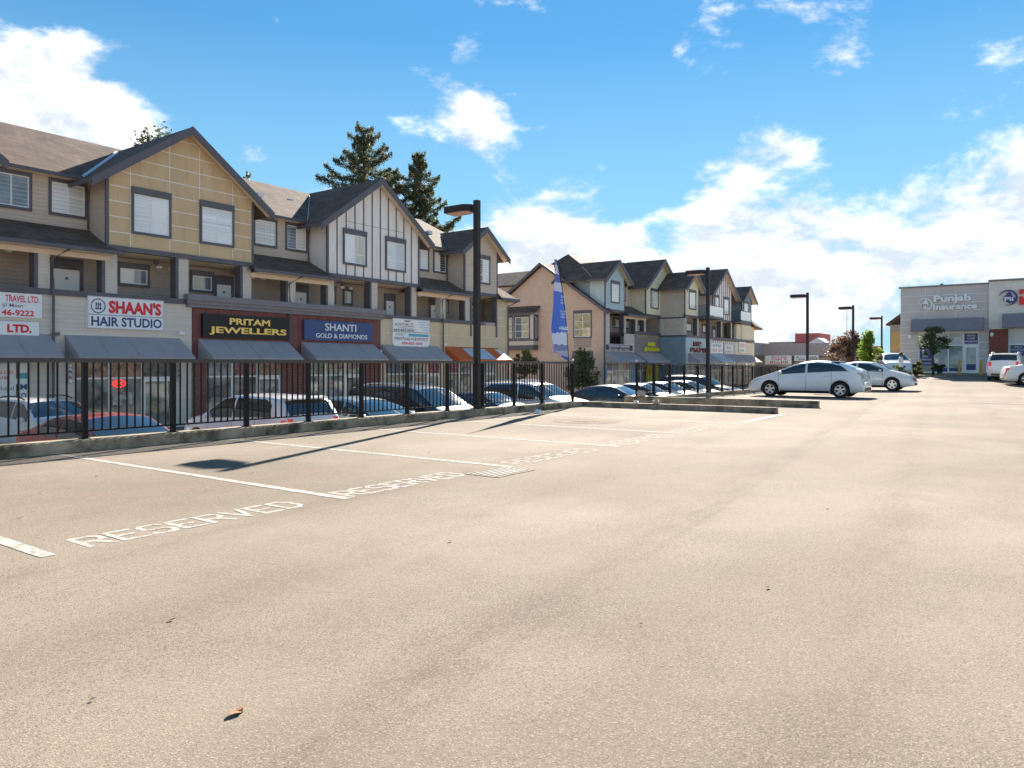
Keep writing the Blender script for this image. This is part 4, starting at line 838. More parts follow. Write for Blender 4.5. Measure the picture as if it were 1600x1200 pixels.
# side of the forward block
m = MB(); m.box(66.5, 66.62, F2 + .05, F + .6, 5.8, 8.55); obj('side_wall', m, mat('side_taupe', (.60, .50, .40), .7, .06), T2)
m = MB(); m.box(66.47, 66.62, F2, F + .1, 5.66, 5.8); obj('band', m, TRIM, T2)
m = MB(); m.box(66.50, 66.65, F2 + .2, F + .1, 4.0, 5.66); obj('side_wall', m, SID_TAUPE, T2)
m = MB(); m.box(66.46, 66.62, F2 - .06, F + .1, 3.9, 4.08); obj('ledge', m, TRIM, T2)
for v in (F2 + .1, F + -.3): m = MB(); m.box(66.44, 66.6, v, v + .35, 4.08, 5.66); obj('post', m, SID_CREAM, T2)
sid_u = siding(rect(F2 + .05, F - .02, G2, 3.9), 66.49, 'u'); sid_u.f = [tuple(reversed(q)) for q in sid_u.f]; obj('siding', sid_u, SID_DKBLUE, T2, kind='stuff'); m = MB(); m.box(66.5, 66.7, F2 + .04, F + .05, G2, 3.9); obj('side_wall', m, SID_DKBLUE, T2)
# balconies with pale glass
PG = mat('balcony_frosted', (.70, .74, .72), .2, .04, coat=.8)
for (a, b, gl) in ((69.9, 74.0, (71.5, 74.0)), (79.45, 82.75, (81.2, 82.7))):
    m = MB(); m.box(a, b, F2 - 1.0, F2 + 1.4, 5.84, 6.02); bal = obj('balcony', m, TRIM, T2)
    m = MB(); m.box(a + .04, b, F2 - .97, F2 - .94, 6.1, 7.05); obj('glass_panel', m, PG, bal); m = MB(); m.box(a, b, F2 - 1.0, F2 - .92, 7.06, 7.12); m.box(a, a + .05, F2 - .95, F2 + .2, 7.06, 7.12); obj('handrail', m, TRIM, bal)
    for k in range(9): m = MB(); vv = F2 - .85 + k * .11; m.box(a, a + .02, vv, vv + .02, 6.03, 7.06); obj('baluster', m, TRIM, bal)
# second floors
second_floor(T2, 58.9, 66.5, F, [(58.95, 59.3, -1), (61.2, 61.6, -1), (63.0, 63.35, -1)], wins=[(59.6, 60.6, [GLASSD, BLINDS]), (61.9, 62.7, BLINDS)], doors=[(64.6, 65.4)], z0=4.0)
m = MB(); m.box(55.4, 58.9, F + 1.45, F + 1.6, 2.8, 5.8); obj('wall', m, SID_BROWN, T2); sid(T2, rect(55.38, 56.2, 2.0, 5.8), F + .02, SID_GREY)
m = MB(); m.box(56.2, 58.9, F, F + 1.5, 2.95, 3.05); obj('balcony_floor', m, CONC, T2)
br = MB(); br.box(56.25, 58.85, F + .02, F + .06, 4.0, 4.05); rl_ = obj('balcony_rail', br, BLACK, T2)
for k in range(20): m = MB(); u = 56.3 + k * .132; m.box(u, u + .02, F + .03, F + .05, 3.05, 4.0); obj('baluster', m, BLACK, rl_)
window(T2, 56.8, 57.6, 3.2, 5.2, F + 1.42, [GLASSD, GLASSD])
second_floor(T2, 66.7, 87.0, F2, [(66.6, 66.9, 0), (69.6, 69.95, -1), (76.2, 76.55, -1), (79.2, 79.6, -1), (82.6, 82.95, -1)], wins=[(70.3, 71.5, [BLIND, BLINDS]), (74.6, 75.4, BLIND), (81.3, 82.3, GLASSD)], doors=[(67.5, 68.3), (77.5, 78.3)], colm=SID_CREAM)
m = MB(); m.box(66.6, 87.0, F2 - .08, F2 + .3, 3.88, 4.08); obj('ledge', m, TRIM, T2)
m = MB(); m.box(60.9, 66.45, F - .08, F + .3, 4.05, 4.30); obj('ledge', m, TRIM, T2)
# shop level
blocks(T2, [(55.4, 60.9)], F, 1.45, 3.0, SID_CREAM); sid(T2, rect(58.9, 60.9, 1.45, 4.0), F + .02, SID_CREAM); blocks(T2, [(58.9, 60.9)], F, 3.0, 4.0, SID_CREAM)
blocks(T2, [(60.9, 66.5)], F, 1.45, 4.05, mat('panel_plum', (.27, .22, .22), .6, .08)); blocks(T2, [(55.4, 55.75), (60.2, 61.2), (66.0, 66.5)], F, G2, 1.45, SID_DKBLUE)
blocks(T2, [(66.7, 73.4)], F2, 1.45, 3.9, SID_BLUE); sid(T2, rect(66.7, 73.4, 1.45, 3.88), F2 + .02, SID_BLUE); blocks(T2, [(73.4, 81)], F2, 1.45, 3.9, BATTEN_WALL); blocks(T2, [(81, 87)], F2, 1.45, 5.75, SID_GREEN); blocks(T2, [(66.7, 67.2), (73, 73.5), (77, 77.4), (81.3, 81.8), (86.5, 87)], F2, G2, 1.45, SID_GREY)
for k in range(12): m = MB(); u = 73.8 + k * .6; m.box(u, u + .07, F2 + .0, F2 + .03, 1.5, 3.86); obj('batten', m, TRIM, T2)
for (a, b, f_) in ((55.75, 60.2, F), (61.2, 66.0, F), (67.2, 73.0, F2), (73.5, 77.0, F2), (77.4, 81.3, F2), (81.8, 86.5, F2)): storefront(T2, a, b, f_, G2 + .1, seed=int(a), doors=[(a + .2, a + 1.0)])
for (a, b, f_) in ((55.35, 60.6, F), (61.2, 66.2, F), (67.2, 72.3, F2), (77.2, 81.4, F2), (81.9, 86.3, F2)): awning(T2, a, b, f_)
awning(T2, 72.9, 77.0, F2, mat('awning_ice', (.45, .52, .58), .7, .3, 1.5))
# far end
m = MB(); m.box(87.0, 87.2, F2 + .03, 38, G2, 5.75); obj('end_wall', m, SID_GREEN, T2); m = MB(); m.box(86.05, 86.3, F2 + 1.0, 37, 5.7, 8.7); obj('end_wall', m, SID_DKBLUE, T2)
roof_slab(T2, [(86.0, F2 - .45, 5.75), (88.9, F2 - .45, 5.5), (88.9, 38, 5.5), (86.0, 38, 7.2), (86.0, F2 + .9, 7.2)], name='skirt_roof')
m = MB(); m.box(58.8, 66.6, F + 1.8, 40, G2, 8.6); m.box(66.6, 86.0, F2 + 1.8, 38, G2, 8.6); m.box(U0 + .4, 59, F + 1.7, 42.2, G2, 5.7); obj('core_walls', m, SID_BROWN, T2)
sign('dark white-edged board over the corner fashion shop', 55.2, 60.4, 2.45, 3.02, mat('sign_plum', (.06, .03, .06), .5), [('KEANNA FASHION', 55.9, 59.7, 2.74, 2.96, LETW, .02), ('~abcdefg hij klmno', 55.9, 59.7, 2.52, 2.66, LETW, .02)], F=F, border=LETW)
sign('yellow raised jewellers letters on a dark wall', 62.6, 66.3, 2.4, 3.45, None, [('PARIS', 63.6, 65.2, 2.98, 3.38, YEL, .05), ('JEWELLERS', 62.8, 66.2, 2.46, 2.86, YEL, .05)], F=F, depth=.06)
s = sign('yellow shop poster behind the far railing', 63.2, 65.6, -.6, 1.2, mat('poster_yellow', (.62, .58, .03), .6, .15, 2), [('~abcd', 63.5, 65.2, .4, .9, RED, .03)], F=F - .05)
sign('dark red block letters on the blue shopfront', 67.8, 72.0, 2.4, 3.6, None, [('~tj', 68.4, 70.6, 3.05, 3.5, mat('sign_darkred', (.20, .015, .02), .5), .09), ('~jewlrs', 67.7, 72.2, 2.45, 2.9, mat('sign_darkred', (.2, .015, .02), .5), .08)], F=F2, depth=.1)
sign('pair of white boards right of the dark red letters', 73.0, 76.4, 2.45, 3.5, SIGNW, [('~sweet', 73.4, 76.0, 3.05, 3.4, SBLUE, .02), ('~rest aur', 73.2, 76.2, 2.6, 2.9, RED, .02)], F=F2)
sign('white board on the board-and-batten shopfront', 77.0, 79.4, 2.45, 3.4, SIGNW, [('~tax', 77.4, 79.0, 2.9, 3.3, SBLUE, .02), ('~servic', 77.2, 79.2, 2.55, 2.8, DGREY, .02)], F=F2 - .02)
sign('white and red board beside the far balcony', 81.6, 83.6, 2.6, 3.8, SIGNW, [('~mort', 81.8, 83.4, 3.2, 3.6, RED, .02), ('~sixo', 81.9, 83.2, 2.7, 3.0, NAVY, .02)], F=F2 - .02)
s = thing('window_poster', 'small blue accessibility poster by the corner shop', 'poster', (55.55, F, .2)); m = MB(); m.box(55.42, 55.72, F - .03, F + .0, .1, 1.0); obj('sheet', m, TEAL, s)

# ------------------------------------------------------------------ insurance office, facing -X
UI = 66.0; ZI = .5; VL = 9.23; VM = 3.29
T3 = thing('insurance_office', 'single-storey grey and cream insurance office with charcoal awnings', 'building', (UI + 6, 0, ZI))
GPAN = mat('panel_grey', (.60, .545, .52), .65, .05, 1); CRM = mat('stucco_cream', (.80, .74, .65), .75, .08, 2, .2, 30)
m = MB(); m.box(UI + .3, UI + 14, -14, VL, ZI - .5, 7.2); obj('core_walls', m, GPAN, T3)
def wallu(spans, z0, z1, mt, o=0.0, th=.28):
    for (a, b) in spans: m = MB(); m.box(UI + .03 - o, UI + .03 + th, a, b, z0, z1); obj('wall', m, mt, T3)
wallu([(3.3, VL)], 3.75, 7.3, REVEAL); wallu([(7.95, VL), (3.3, 3.95)], ZI - .3, 3.75, REVEAL)
vs_ = [VL - .02, 7.5, 5.45, 3.32]; zs = [.5 + .615 * k for k in range(12)]; zs = [z for z in zs if z < 7.0] + [7.28]
for a, b in zip(vs_[:-1], vs_[1:]):
    for z0, z1 in zip(zs[:-1], zs[1:]):
        lo, hi = b + .02, a - .02
        if z0 < 3.7:
            if hi > 8: lo = max(lo, 7.97)
            elif lo < 3.5: hi = min(hi, 3.93)
            else: continue
        m = MB(); m.box(UI + .004, UI + .029, lo, hi, z0 + .022, min(z1, 7.28) - .022); obj('panel', m, GPAN, T3)
m = MB(); m.box(UI - .12, UI + .3, 3.22, VL + .1, 7.3, 7.42); obj('coping', m, mat('coping_grey', (.22, .22, .22), .5), T3)
wallu([(-14, VM)], 3.9, 7.45, CRM, .25, .5); m = MB(); m.box(UI - .35, UI + .4, -14, 3.33, 7.45, 7.58); obj('coping', m, MATS['coping_grey'], T3)
BRW = mat('brick_brown', (.22, .075, .05), .8, .2, 6); wallu([(2.1, VM)], ZI - .3, 3.9, BRW, .2, .4); wallu([(-14, -9)], ZI - .3, 3.9, BRW, .2, .4)
def shopu(v0, v1, zb, zt, n, door=None, zr=2.75):
    at = UI + .12; f = MB(); k = .05; xs = [v0 + (v1 - v0) * i / n for i in range(n + 1)]
    f.box(at - .05, at + .05, v0, v1, zt - .08, zt); f.box(at - .05, at + .05, v0, v1, zb, zb + .12); f.box(at - .045, at + .05, v0, v1, zr - .04, zr + .04)
    for x in xs: f.box(at - .06, at + .06, max(v0, x - k), min(v1, x + k), zb + .12, zt - .08)
    w = obj('shopfront', f, WHITE, T3)
    for i in range(n):
        a, b = xs[i] + k, xs[i + 1] - k
        for (c, d, mt) in ((zr + .04, zt - .08, BLINDS), (zb + .12, zr - .04, mat('office_glass', (.28, .34, .33), .1, .2, 1.5, coat=1))):
            q = MB(); q.poly([(at, b, c), (at, a, c), (at, a, d), (at, b, d)]); obj('pane', q, mt, w)
    return w
w = shopu(3.95, 7.95, ZI + .1, 3.75, 4)
at = UI + .1
def decal(nm, v0, v1, z0, z1, mt, txt=(), par=None):
    q = MB(); q.poly([(at, v1, z0), (at, v0, z0), (at, v0, z1), (at, v1, z1)]); d = obj(nm, q, mt, par)
    for (s_, a, b, c, e_) in txt: q = MB(); q.text(s_, a, b, c, e_, at - .004, 'u', .02); obj('lettering', q, LETW, d)
decal('window_decal', 7.0, 7.9, ZI + .7, 2.7, NAVY, [('~auto', 7.7, 7.2, 2.35, 2.5), ('~home', 7.7, 7.2, 2.1, 2.25), ('~life', 7.7, 7.3, 1.85, 2.0), ('~busines', 7.85, 7.05, 1.6, 1.72), ('~travel', 7.8, 7.1, 1.3, 1.42)], T3)
decal('window_decal', 4.02, 4.88, 2.85, 3.62, NAVY, [('CRITICAL', 4.75, 4.15, 3.4, 3.52), ('ILLNESS', 4.7, 4.2, 3.2, 3.32), ('INSURANCE', 4.82, 4.08, 2.97, 3.09)], T3)
decal('window_decal', 5.05, 6.9, ZI + .25, ZI + .5, NAVY, (), T3)
q = MB(); q.box(UI + .02, UI + .065, 4.0, 4.14, ZI + .1, 2.72); q.box(UI + .02, UI + .065, 4.76, 4.9, ZI + .1, 2.72); q.box(UI + .02, UI + .065, 4.14, 4.76, 2.55, 2.72); q.box(UI + .02, UI + .065, 4.14, 4.76, ZI + .1, ZI + .35); obj('door_frame', q, WHITE, T3)
decal('door_decal', 4.14, 4.76, ZI + .35, ZI + .8, NAVY, (), T3)
w2 = shopu(-9, 2.1, ZI + .1, 3.9, 8); decal('window_decal', 1.0, 1.95, 1.9, 2.7, NAVY, [('~life', 1.7, 1.25, 2.5, 2.62), ('~insuran', 1.9, 1.05, 2.3, 2.42), ('~super', 1.75, 1.2, 2.1, 2.2), ('~visa', 1.7, 1.3, 1.95, 2.05)], T3)
q = MB(); q.poly([(at, .95, 2.8), (at, -.3, 2.8), (at, -.3, 3.75), (at, .95, 3.75)]); obj('portrait_poster', q, mat('poster_portrait', (.55, .52, .50), .5, .2, 2), T3); q = MB(); q.lathe([(.01, .25), (.16, .18), (.19, 0), (.14, -.2), (.03, -.27)], (at - .0, .32, 3.42), k=12); q.v = [(at - .006 - .02 * (1 - abs(y - .32) * 4), y, z) for x, y, z in q.v]; obj('portrait_head', q, mat('portrait_skin', (.30, .16, .10), .6), T3); q = MB(); q.poly([(at - .008, .8, 2.8), (at - .008, -.15, 2.8), (at - .008, .0, 3.1), (at - .008, .3, 3.2), (at - .008, .65, 3.1)]); obj('portrait_suit', q, SBLK, T3)
def awnu(v0, v1, zt, zb, out, u=UI):
    m = MB(); m.slab([(u, v0, zt), (u - .45, v0, zt), (u - out, v0, zb), (u, v0, zb)], (0, v1 - v0, 0)); m.f = [tuple(reversed(f_)) for f_ in m.f]; obj('awning', m, mat('office_awning', (.24, .225, .25), .85, .07, 1.5), T3)
awnu(3.6, 8.42, 4.8, 3.83, .95); awnu(-9, 2.45, 5.0, 3.95, .95, UI - .22)
for v, z in ((8.55, 3.5),): m = MB(); m.box(UI - .16, UI, v - .11, v + .11, z - .14, z + .1); obj('wall_light', m, WHITE, T3)
m = MB(); m.lathe([(.01, -.16), (.1, -.12), (.13, 0), (.1, .12), (.01, .15)], (UI - .3, 3.1, 3.5), k=10); obj('wall_light', m, WHITE, T3, smooth=True)
m = MB(); m.box(UI - 1.6, UI + .1, -14, VL + 1.5, ZI - .1, ZI + .12); obj('walkway', m, CONC, T3)
ALUB = mat('monogram_grey', (.30, .30, .33), .5)  # plain grey for the monogram on the white emblem
s = sign('white raised letters on the grey panels of the insurance office', 8.2, 4.0, 5.3, 6.6, None, [('Punjab', 6.92, 4.42, 5.95, 6.62, LETW, .05), ('Insurance', 6.95, 4.02, 5.48, 5.95, LETW, .05)], F=UI - .02, axis='u', depth=.14)
def emblem(par, vc, zc, r, u, mt, mt2, tx):
    m = MB(); n = 22
    pts = [(vc + r * math.cos(t_), zc + r * math.sin(t_)) for t_ in np.linspace(.3, 2 * math.pi - 1.2, n)]; th = [.02 + .1 * math.sin(math.pi * i / (n - 1)) for i in range(n)]
    for i in range(n - 1):
        a, b = pts[i], pts[i + 1]; ia = (vc + (a[0] - vc) * (1 - th[i] / r), zc + (a[1] - zc) * (1 - th[i] / r)); ib = (vc + (b[0] - vc) * (1 - th[i + 1] / r), zc + (b[1] - zc) * (1 - th[i + 1] / r))
        m.slab([(u - .1, a[0], a[1]), (u - .1, b[0], b[1]), (u - .1, ib[0], ib[1]), (u - .1, ia[0], ia[1])], (.1, 0, 0))
    obj('ring', m, mt, par); m = MB(); m.slab([(u - .12, vc + x * r, zc + y * r) for x, y in ((.5, -.35), (-.1, -.72), (-.6, -.62), (-.75, -.1), (-.45, .1), (-.3, .55), (-.05, .8), (.2, .35), (.45, .1))], (.1, 0, 0)); m.f = [tuple(reversed(f_)) for f_ in m.f]; obj('shield', m, mt, par)
    m = MB(); m.text('Pii', vc + .22, vc - .32, zc - .26, zc + .05, u - .125, 'u', .03); obj('monogram', m, mt2, par)
emblem(s, 7.5, 5.95, .52, UI - .02, LETW, ALUB, 'pii')
s = sign('red raised letters on the cream wall of the insurance office', 2.6, -3, 5.6, 6.9, None, [('Punjab', 1.42, -1.6, 6.3, 6.75, RED, .05), ('Insurance', 1.42, -2.4, 5.62, 6.25, RED, .07)], F=UI - .24, axis='u', depth=.14)
emblem(s, 2.1, 6.2, .58, UI - .24, NAVY, LETW, 'pii')
# bollards
BY = mat('bollard_yellow', (.70, .38, .02), .5, .1)
for v, nm in ((7.6, 'yellow bollard behind the small planter tree'), (5.05, 'yellow bollard left of the office door'), (3.7, 'yellow bollard right of the office door')):
    m = MB(); u = UI - 1.9; z = deckz(u); m.lathe([(.09, z), (.09, z + 1.0), (.07, z + 1.08), (.03, z + 1.12), (.002, z + 1.13)], (u, v, 0), k=14); one('bollard', m, BY, nm, 'bollard', (u, v, z), 'yellow bollards', smooth=True)
kerb('planter_kerb', 'concrete kerb of the planter bed before the insurance office', 58.6, 61.6, 5.4, 7.9, deckz(59) - .1, .52, seg=3)

# ------------------------------------------------------------------ far buildings on the right horizon
B = thing('strip_mall', 'long low grey strip mall with white sign boards', 'building', (113, 33, -1.0))
m = MB(); m.box(100, 124, 34.5, 50, -1.7, 4.2); m.box(112, 130, 22, 45, -1.7, 4.1); obj('wall', m, mat('mall_grey', (.48, .40, .36), .7, .1, .5), B)
m = MB(); m.box(99.8, 124, 33.6, 34.6, 2.6, 4.45); m.box(111, 112.2, 21.5, 45, 2.5, 4.35); obj('parapet', m, mat('mall_band', (.40, .34, .34), .7, .1), B)
sign('white and red sign board on the far strip mall', 33.4, 29.6, 1.3, 2.6, SIGNW, [('~royal', 32.4, 30.2, 1.95, 2.5, RED, .03), ('~swets', 32.6, 30.0, 1.4, 1.85, RED, .03)], F=110.9, axis='u'); sign('long white sign board on the far strip mall', 29.2, 25.9, 1.8, 2.6, SIGNW, [('~meat shop', 28.9, 26.2, 1.95, 2.45, SBLUE, .02)], F=110.9, axis='u')
B = thing('far_building', 'distant red and white buildings above the strip mall', 'building', (166, 41, -1.5))
m = MB(); m.box(166, 176, 38.6, 43.6, -1.5, 8.0); obj('red_block', m, mat('far_red', (.42, .10, .09), .7, .1), B); m = MB(); m.box(164, 172, 43.6, 48.6, -1.5, 6.2); obj('grey_block', m, mat('far_grey', (.30, .24, .24), .7), B)
m = MB(); m.slab([(160, 41.8, -1.5), (160, 34, -1.5), (160, 34, 4.6), (160, 37.6, 6.8), (160, 41.8, 4.4)], (6, 0, 0)); obj('white_gable', m, mat('far_white', (.62, .63, .66), .7, .1), B); m = MB(); m.box(158, 164, 26, 32, -1.5, 4.9); obj('orange_block', m, mat('far_orange', (.5, .2, .13), .7, .1), B)
m = MB(); m.tube([(150, 30.0, 4), (150, 30.0, 11.5)], .07, 6); one('radio_mast', m, FLASH, 'thin distant mast rising behind the red-leaved tree', 'mast', (150, 30.0, 4))
B = thing('house', 'brown-roofed house left behind the insurance office', 'building', (85, 16, 0))
m = MB(); m.box(84, 95, 8.4, 12.7, -1, 5.3); obj('wall', m, SID_BROWN, B); m = MB(); m.box(83.9, 84.0, 11.7, 12.6, 2.7, 4.6); obj('gable_panel', m, mat('house_yellow', (.60, .42, .16), .7, .1), B); roof_slab(B, [(83, 12.95, 5.35), (83, 8.0, 9.2), (96, 8.0, 9.2), (96, 12.95, 5.35)])
m = MB(); m.box(80, 80.1, 8, 20, 0, 2.0)
fz_ = thing('slat_fence', 'dark slatted fence behind the bright green tree', 'fence', (80, 13, 0))
for k in range(40): m = MB(); v = 8 + k * .3; m.box(80, 80.06, v, v + .2, -.2, 2.0); obj('slat', m, SID_BROWN, fz_)
for z in (.4, 1.6): m = MB(); m.box(80.07, 80.15, 8, 20, z, z + .12); obj('rail', m, SID_BROWN, fz_)
# ------------------------------------------------------------------ vehicles (local frame: x forward, y left, z up, origin on the ground)
TYRE = mat('tyre', (.018, .018, .02), .75, .2, 10); RIM = mat('alloy_rim', (.62, .62, .62), .3, metal=.7); CGLASS = mat('car_glass', (.018, .024, .028), .04, coat=1.0, spec=.8)
PLAST = mat('black_plastic', (.02, .02, .022), .5); HEADL = mat('headlight', (.72, .74, .76), .12, coat=1); TAILL = mat('taillight', (.45, .015, .02), .2, coat=1, emit=.12); AMBER = mat('amber_lens', (.75, .30, .05), .2, coat=1)
CHROME = mat('chrome', (.75, .75, .75), .12, metal=1); PLATE = mat('number_plate', (.70, .72, .76), .4); DARKW = mat('wheel_well_shade', (.006, .006, .006), .9)
def paint(nm, c, metal=.0): return mat('paint_' + nm, c, .32, .03, 1.5, metal=metal, coat=1.0)
PROF = {
 'hatch': dict(L=4.48, W=1.75, H=1.49, wb=2.70, fo=.93, r=.315, top=[(-2.24, .48), (-2.21, .75), (-2.14, 1.06), (-2.06, 1.12), (-1.95, 1.165), (-1.5, 1.335), (-1.0, 1.45), (-.45, 1.49), (0, 1.45), (.4, 1.34), (.9, 1.145), (1.3, .985), (1.65, .87), (2.0, .75), (2.17, .61), (2.24, .42)],
               belt=[(-2.24, 1.02), (-1.2, 1.02), (.3, .93), (1.4, .86), (2.24, .62)], ws=(.18, 1.25), rw=(-1.9, -1.15), rear=(-2.21, -2.12), nose=(2.02, 2.17), sw=(-1.75, .98), bp=-.12),
 'sedan': dict(L=4.60, W=1.78, H=1.45, wb=2.68, fo=.92, r=.32, top=[(-2.3, .48), (-2.28, .75), (-2.2, .98), (-2.05, 1.06), (-1.72, 1.09), (-1.45, 1.14), (-.85, 1.37), (-.4, 1.44), (0, 1.45), (.4, 1.42), (.9, 1.21), (1.32, 1.01), (1.75, .91), (2.1, .78), (2.24, .62), (2.3, .42)],
               belt=[(-2.3, 1.0), (-1.2, 1.0), (.3, .93), (1.3, .88), (2.3, .66)], ws=(.46, 1.24), rw=(-1.42, -.8), rear=(-2.24, -2.1), nose=(2.12, 2.25), sw=(-1.15, .98), bp=-.2),
 'suv': dict(L=4.60, W=1.86, H=1.68, wb=2.66, fo=.92, r=.36, top=[(-2.3, .52), (-2.29, .85), (-2.25, 1.08), (-2.18, 1.18), (-1.98, 1.5), (-1.86, 1.62), (-1.4, 1.66), (-.5, 1.68), (.1, 1.665), (.4, 1.62), (.85, 1.36), (1.2, 1.14), (1.7, 1.05), (2.08, .95), (2.24, .76), (2.3, .5)],
               belt=[(-2.3, 1.12), (-1.2, 1.10), (.3, 1.04), (1.2, 1.0), (2.3, .8)], ws=(.46, 1.12), rw=(-2.16, -1.92), rear=(-2.285, -2.19), nose=(2.12, 2.26), sw=(-1.75, .9), bp=-.15),
 'van': dict(L=4.95, W=1.95, H=1.76, wb=2.95, fo=.95, r=.35, top=[(-2.47, .52), (-2.46, .9), (-2.42, 1.12), (-2.3, 1.45), (-2.15, 1.66), (-1.8, 1.73), (-.5, 1.76), (.3, 1.74), (.7, 1.66), (1.2, 1.36), (1.62, 1.10), (1.98, .98), (2.25, .84), (2.42, .66), (2.47, .45)],
               belt=[(-2.47, 1.1), (-1.2, 1.08), (.5, 1.02), (1.6, .95), (2.47, .72)], ws=(.72, 1.55), rw=(-2.38, -2.2), rear=(-2.455, -2.40), nose=(2.28, 2.43), sw=(-2.0, 1.2), bp=.05)}
def make_car(label, cat, kind, pm, loc, heading, group, name='parked_car', rails=False, detail=True, scale=1.0, rimm=None, spoke=5):
    P = PROF[kind]; L, W, H = P['L'], P['W'], P['H']; hw0 = W / 2
    xs_t = np.linspace(-L / 2, L / 2, 400); ker = np.ones(9) / 9
    def smooth(pts):
        y = np.interp(xs_t, *zip(*pts)); yp = np.pad(y, 8, mode='edge'); return np.convolve(np.convolve(yp, ker, 'same'), ker, 'same')[8:-8]
    TOP = smooth(P['top']); BELT = smooth(P['belt'])
    top = lambda x: float(np.interp(x, xs_t, TOP))
    def belt(x): return min(float(np.interp(x, xs_t, BELT)), top(x) - .07)
    def w(x):
        e = max(0, abs(x) - L / 2 + .62) / .62; return hw0 * (1 - (.20 if x > 0 else .13) * e ** 2.2)
    def gf(x): return min(1, max(0, (top(x) - belt(x) - .07) / (H - 1.0)))
    def rwid(x): return w(x) * (.93 - .20 * gf(x))
    def cant(x): return top(x) - (.035 + .035 * gf(x))
    xf, xr = L / 2 - P['fo'], L / 2 - P['fo'] - P['wb']; ra = P['r'] + .055
    def sill(x):
        z = .21 + .05 * max(0, (abs(x) - L / 2 + .35) / .35)
        for c in (xf, xr):
            if abs(x - c) < ra: z = max(z, P['r'] + math.sqrt(ra * ra - (x - c) ** 2))
        return z
    def ylow(x, z):
        s0, b0 = .21, belt(x); t = min(1, max(0, (z - s0) / max(.05, b0 - s0)))
        return w(x) * float(np.interp(t, [0, .12, .35, .62, .85, 1], [.935, .975, 1.0, .995, .975, .945]))
    def yup(x, z):
        b0, c0 = belt(x), cant(x); t = min(1, max(0, (z - b0) / max(.02, c0 - b0))); return w(x) * .945 + (rwid(x) - w(x) * .945) * t + .02 * math.sin(math.pi * t)
    st = sorted(set(list(np.linspace(-L / 2, L / 2, 64)) + [c + d for c in (xf, xr) for d in np.linspace(-ra, ra, 13)] + [c + s * (ra + .004) for c in (xf, xr) for s in (-1, 1)]))
    body = MB(); K = None
    for x in st:
        zs, zb, zc, zt = sill(x), belt(x), cant(x), top(x); zs = min(zs, zb - .05); half = [(0.0, zs), (ylow(x, zs) - .02, zs)]
        for t in (0, .25, .5, .75, .92, 1): z = zs + (zb - zs) * t; half.append((ylow(x, z), z))
        for t in (.33, .66, 1): z = zb + (zc - zb) * t; half.append((yup(x, z), z))
        r_ = yup(x, zc)
        for t in (.8, .55, .28, 0): half.append((r_ * t, zt - (zt - zc) * t * t))
        ring = half + [(-y, z) for y, z in reversed(half[1:-1])]; K = len(ring); body.v += [(x, y, z) for y, z in ring]
    for i in range(len(st) - 1):
        for j in range(K): q = (j + 1) % K; body.f.append((i * K + j, i * K + q, (i + 1) * K + q, (i + 1) * K + j))
    body.f.append(tuple(range(K - 1, -1, -1))); n0 = (len(st) - 1) * K; body.f.append(tuple(range(n0, n0 + K))); body.f = [tuple(reversed(f_)) for f_ in body.f]
    t = thing(name, label, cat, loc, group, heading); t.scale = (scale,) * 3
    B_ = obj('body', body, pm, t, local=True, smooth=True)
    def side(nm, x0, x1, zl, zh, m_, s, par=None, n=18, up=True, o=.007, k=5):
        mb = MB(); yf = yup if up else ylow
        for i in range(n + 1):
            x = x0 + (x1 - x0) * i / n; a, b = zl(x), zh(x); b = max(b, a + .002)
            for j in range(k + 1): z = a + (b - a) * j / k; mb.v.append((x, s * (yf(x, z) + o), z))
        for i in range(n):
            for j in range(k): q = i * (k + 1) + j; f_ = (q, q + k + 1, q + k + 2, q + 1); mb.f.append(f_ if s < 0 else tuple(reversed(f_)))
        return obj(nm, mb, m_, par or t, local=True, smooth=True)
    def onto(nm, x0, x1, fy0, fy1, m_, par=None, n=10, o=.008, k=8):
        mb = MB()
        for i in range(n + 1):
            x = x0 + (x1 - x0) * i / n; r_ = yup(x, cant(x)); zt, zc = top(x), cant(x); g_ = (top(x + .01) - top(x - .01)) / .02; l_ = math.hypot(g_, 1)
            for j in range(k + 1): f_ = fy0 + (fy1 - fy0) * j / k; mb.v.append((x - g_ / l_ * o, r_ * f_, zt - (zt - zc) * f_ * f_ + o / l_))
        for i in range(n):
            for j in range(k): q = i * (k + 1) + j; mb.f.append((q, q + k + 1, q + k + 2, q + 1))
        return obj(nm, mb, m_, par or t, local=True, smooth=True)
    onto('windscreen', P['ws'][0], P['ws'][1], -.93, .93, CGLASS, n=14); onto('rear_window', P['rw'][0], P['rw'][1], -.86, .86, CGLASS)
    x0, x1 = P['sw']; bp = P['bp']
    for s in (-1, 1):
        zl = lambda x: belt(x) + .03; zh = lambda x: cant(x) - .035
        side('side_window', bp + .04, x1, zl, zh, CGLASS, s); side('side_window', x0 + (.0 if kind != 'suv' else .1), bp - .04, zl, lambda x: zh(x) - max(0, (x0 + .35 - x)) * .45, CGLASS, s)
        side('headlight', L / 2 - .52, L / 2 - .09, lambda x: belt(x) - .11 - .05 * (x - L / 2 + .5), lambda x: belt(x) - .005, HEADL, s, up=False, n=8)
        side('taillight', -L / 2 + .02, -L / 2 + .24, lambda x: belt(x) - (.18 if kind != 'hatch' else .13) + .25 * (x + L / 2), lambda x: belt(x) - .03, TAILL if kind != 'hatch' else mat('clear_taillight', (.55, .40, .42), .15, coat=1), s, up=False, n=8)
        onto('taillight', P['rear'][0] + .015, P['rear'][1] - .01, s * (.72 if kind != 'suv' else .80), s * .98, TAILL if kind != 'hatch' else MATS['clear_taillight'], k=3, n=4); onto('headlight', P['nose'][0], P['nose'][1], s * .62, s * .97, HEADL, k=3, n=4)
